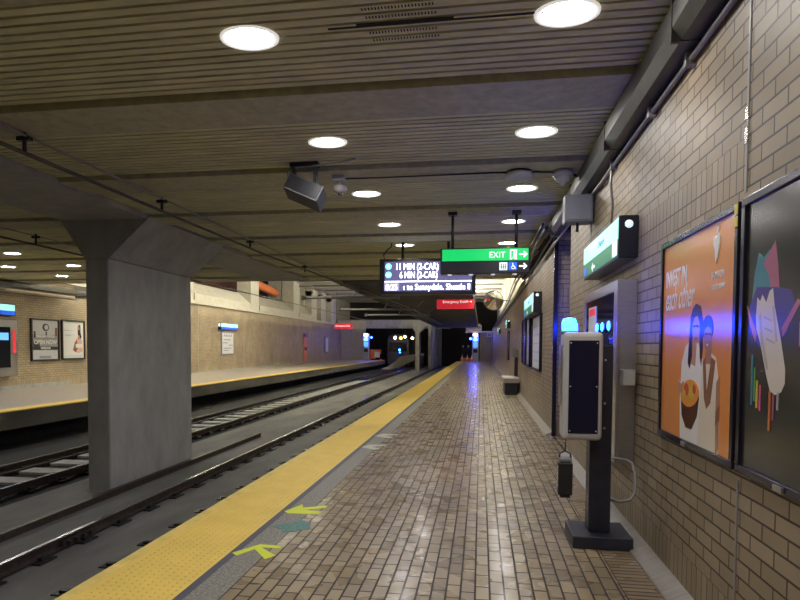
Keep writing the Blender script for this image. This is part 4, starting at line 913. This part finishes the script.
for k,(x,l) in enumerate(((-2.0,'leftmost'),(-1.45,'middle'),(-.98,'rightmost, beside the blue pillar'))):
    o=c0 if k==0 else copy_tree(c0); o.location=(x,65.6,.004 if x<-1.6 else 0); o['label']='orange and white traffic cone at the far platform end, '+l
mb=MB(); mb.box(-2.2,-.8,66.05,66.15,.1,.42,.01); mb.box(-2.15,-2.05,65.95,66.25,.004,.1); mb.box(-.95,-.85,65.95,66.25,.0,.1); tag(mb.build('low_barricade',M['orange']),'low orange barricade board behind the traffic cones','barricade')
# ---------------------------------------------------------------- people (far end)
def person(x,y,label,lean=0,arm=False):
    verts=[(0,0,.95),(0,0,1.15),(0,.0,1.38),(0,0,1.5),(0,-.01,1.58),(0,-.02,1.70),
           (-.10,0,.92),(-.12,.02,.50),(-.13,.05,.09),(-.13,-.10,.04),(.10,0,.92),(.13,-.04,.50),(.14,.0,.09),(.15,-.14,.04),
           (-.19,0,1.42),(-.25,.02,1.14),(-.24,-.06,.90),(-.24,-.10,.80),(.19,0,1.42),(.26,-.04,1.16),(.24 if not arm else .30,-.20,1.02),(.22 if not arm else .28,-.28,1.02)]
    edges=[(0,1),(1,2),(2,3),(3,4),(4,5),(0,6),(6,7),(7,8),(8,9),(0,10),(10,11),(11,12),(12,13),(2,14),(14,15),(15,16),(16,17),(2,18),(18,19),(19,20),(20,21)]
    rad=[.15,.14,.16,.06,.07,.09,.10,.07,.05,.045,.10,.07,.05,.045,.07,.05,.04,.035,.07,.05,.04,.035]
    me=bpy.data.meshes.new('body'); me.from_pydata(verts,edges,[]); 
    t=thing('person',(x,y,0),label,'person','people at the far platform end')
    b=bpy.data.objects.new('body',me); C.objects.link(b); b.parent=t
    sk=b.modifiers.new('s','SKIN'); 
    for i,r in enumerate(rad): me.skin_vertices[0].data[i].radius=(r,r*.8,)
    me.skin_vertices[0].data[0].use_root=True
    b.modifiers.new('u','SUBSURF').levels=2; b.modifiers['u'].render_levels=2
    me.materials.append(M['cloth_dark'])
    mb=MB(); mb.lathe([(0,-.13),(.05,-.12),(.085,-.04),(.09,.04),(.06,.11),(0,.125)],(0,-.03,1.66),seg=14); h=mb.build('head',M['skin'],t)
    mb=MB(); mb.lathe([(.10,-.05),(.102,.05),(.07,.12),(0,.14)],(0,.005,1.665),seg=14); mb.build('hair',M['hair'],t)
    return t
person(-1.95,66.9,'person in dark clothes standing at the far platform end behind the left cone')
person(-1.38,66.8,'person in dark clothes standing at the far platform end next to the blue pillar',arm=True)
# ---------------------------------------------------------------- world, camera, render view
w=bpy.data.worlds.new('World'); scn.world=w; w.use_nodes=True; w.node_tree.nodes['Background'].inputs[0].default_value=(.05,.055,.07,1); w.node_tree.nodes['Background'].inputs[1].default_value=.15
cd=bpy.data.cameras.new('camera'); cam=bpy.data.objects.new('camera',cd); C.objects.link(cam); scn.camera=cam
F,CX,CY=600.0,385.0,370.0
cd.sensor_fit='HORIZONTAL'; cd.sensor_width=36; cd.lens=F/800*36
cd.shift_x=(400-CX)/800; cd.shift_y=(CY-300)/800; cd.clip_end=400; cd.clip_start=.05
dy=Vector(((481-CX)/F,-(347-CY)/F,-1)).normalized(); hx=Vector((math.cos(.0055),-math.sin(.0055),0))
n=hx.cross(dy).normalized(); dz=n if n.y>0 else -n; dx=dy.cross(dz)
R3=Matrix((dx,dy,dz))
cam.matrix_world=Matrix.Translation((0,0,1.6))@R3.to_4x4()
vs=scn.view_settings; vs.view_transform='Standard'; vs.look='None'; vs.exposure=0.0; vs.gamma=1; vs.use_curve_mapping=False
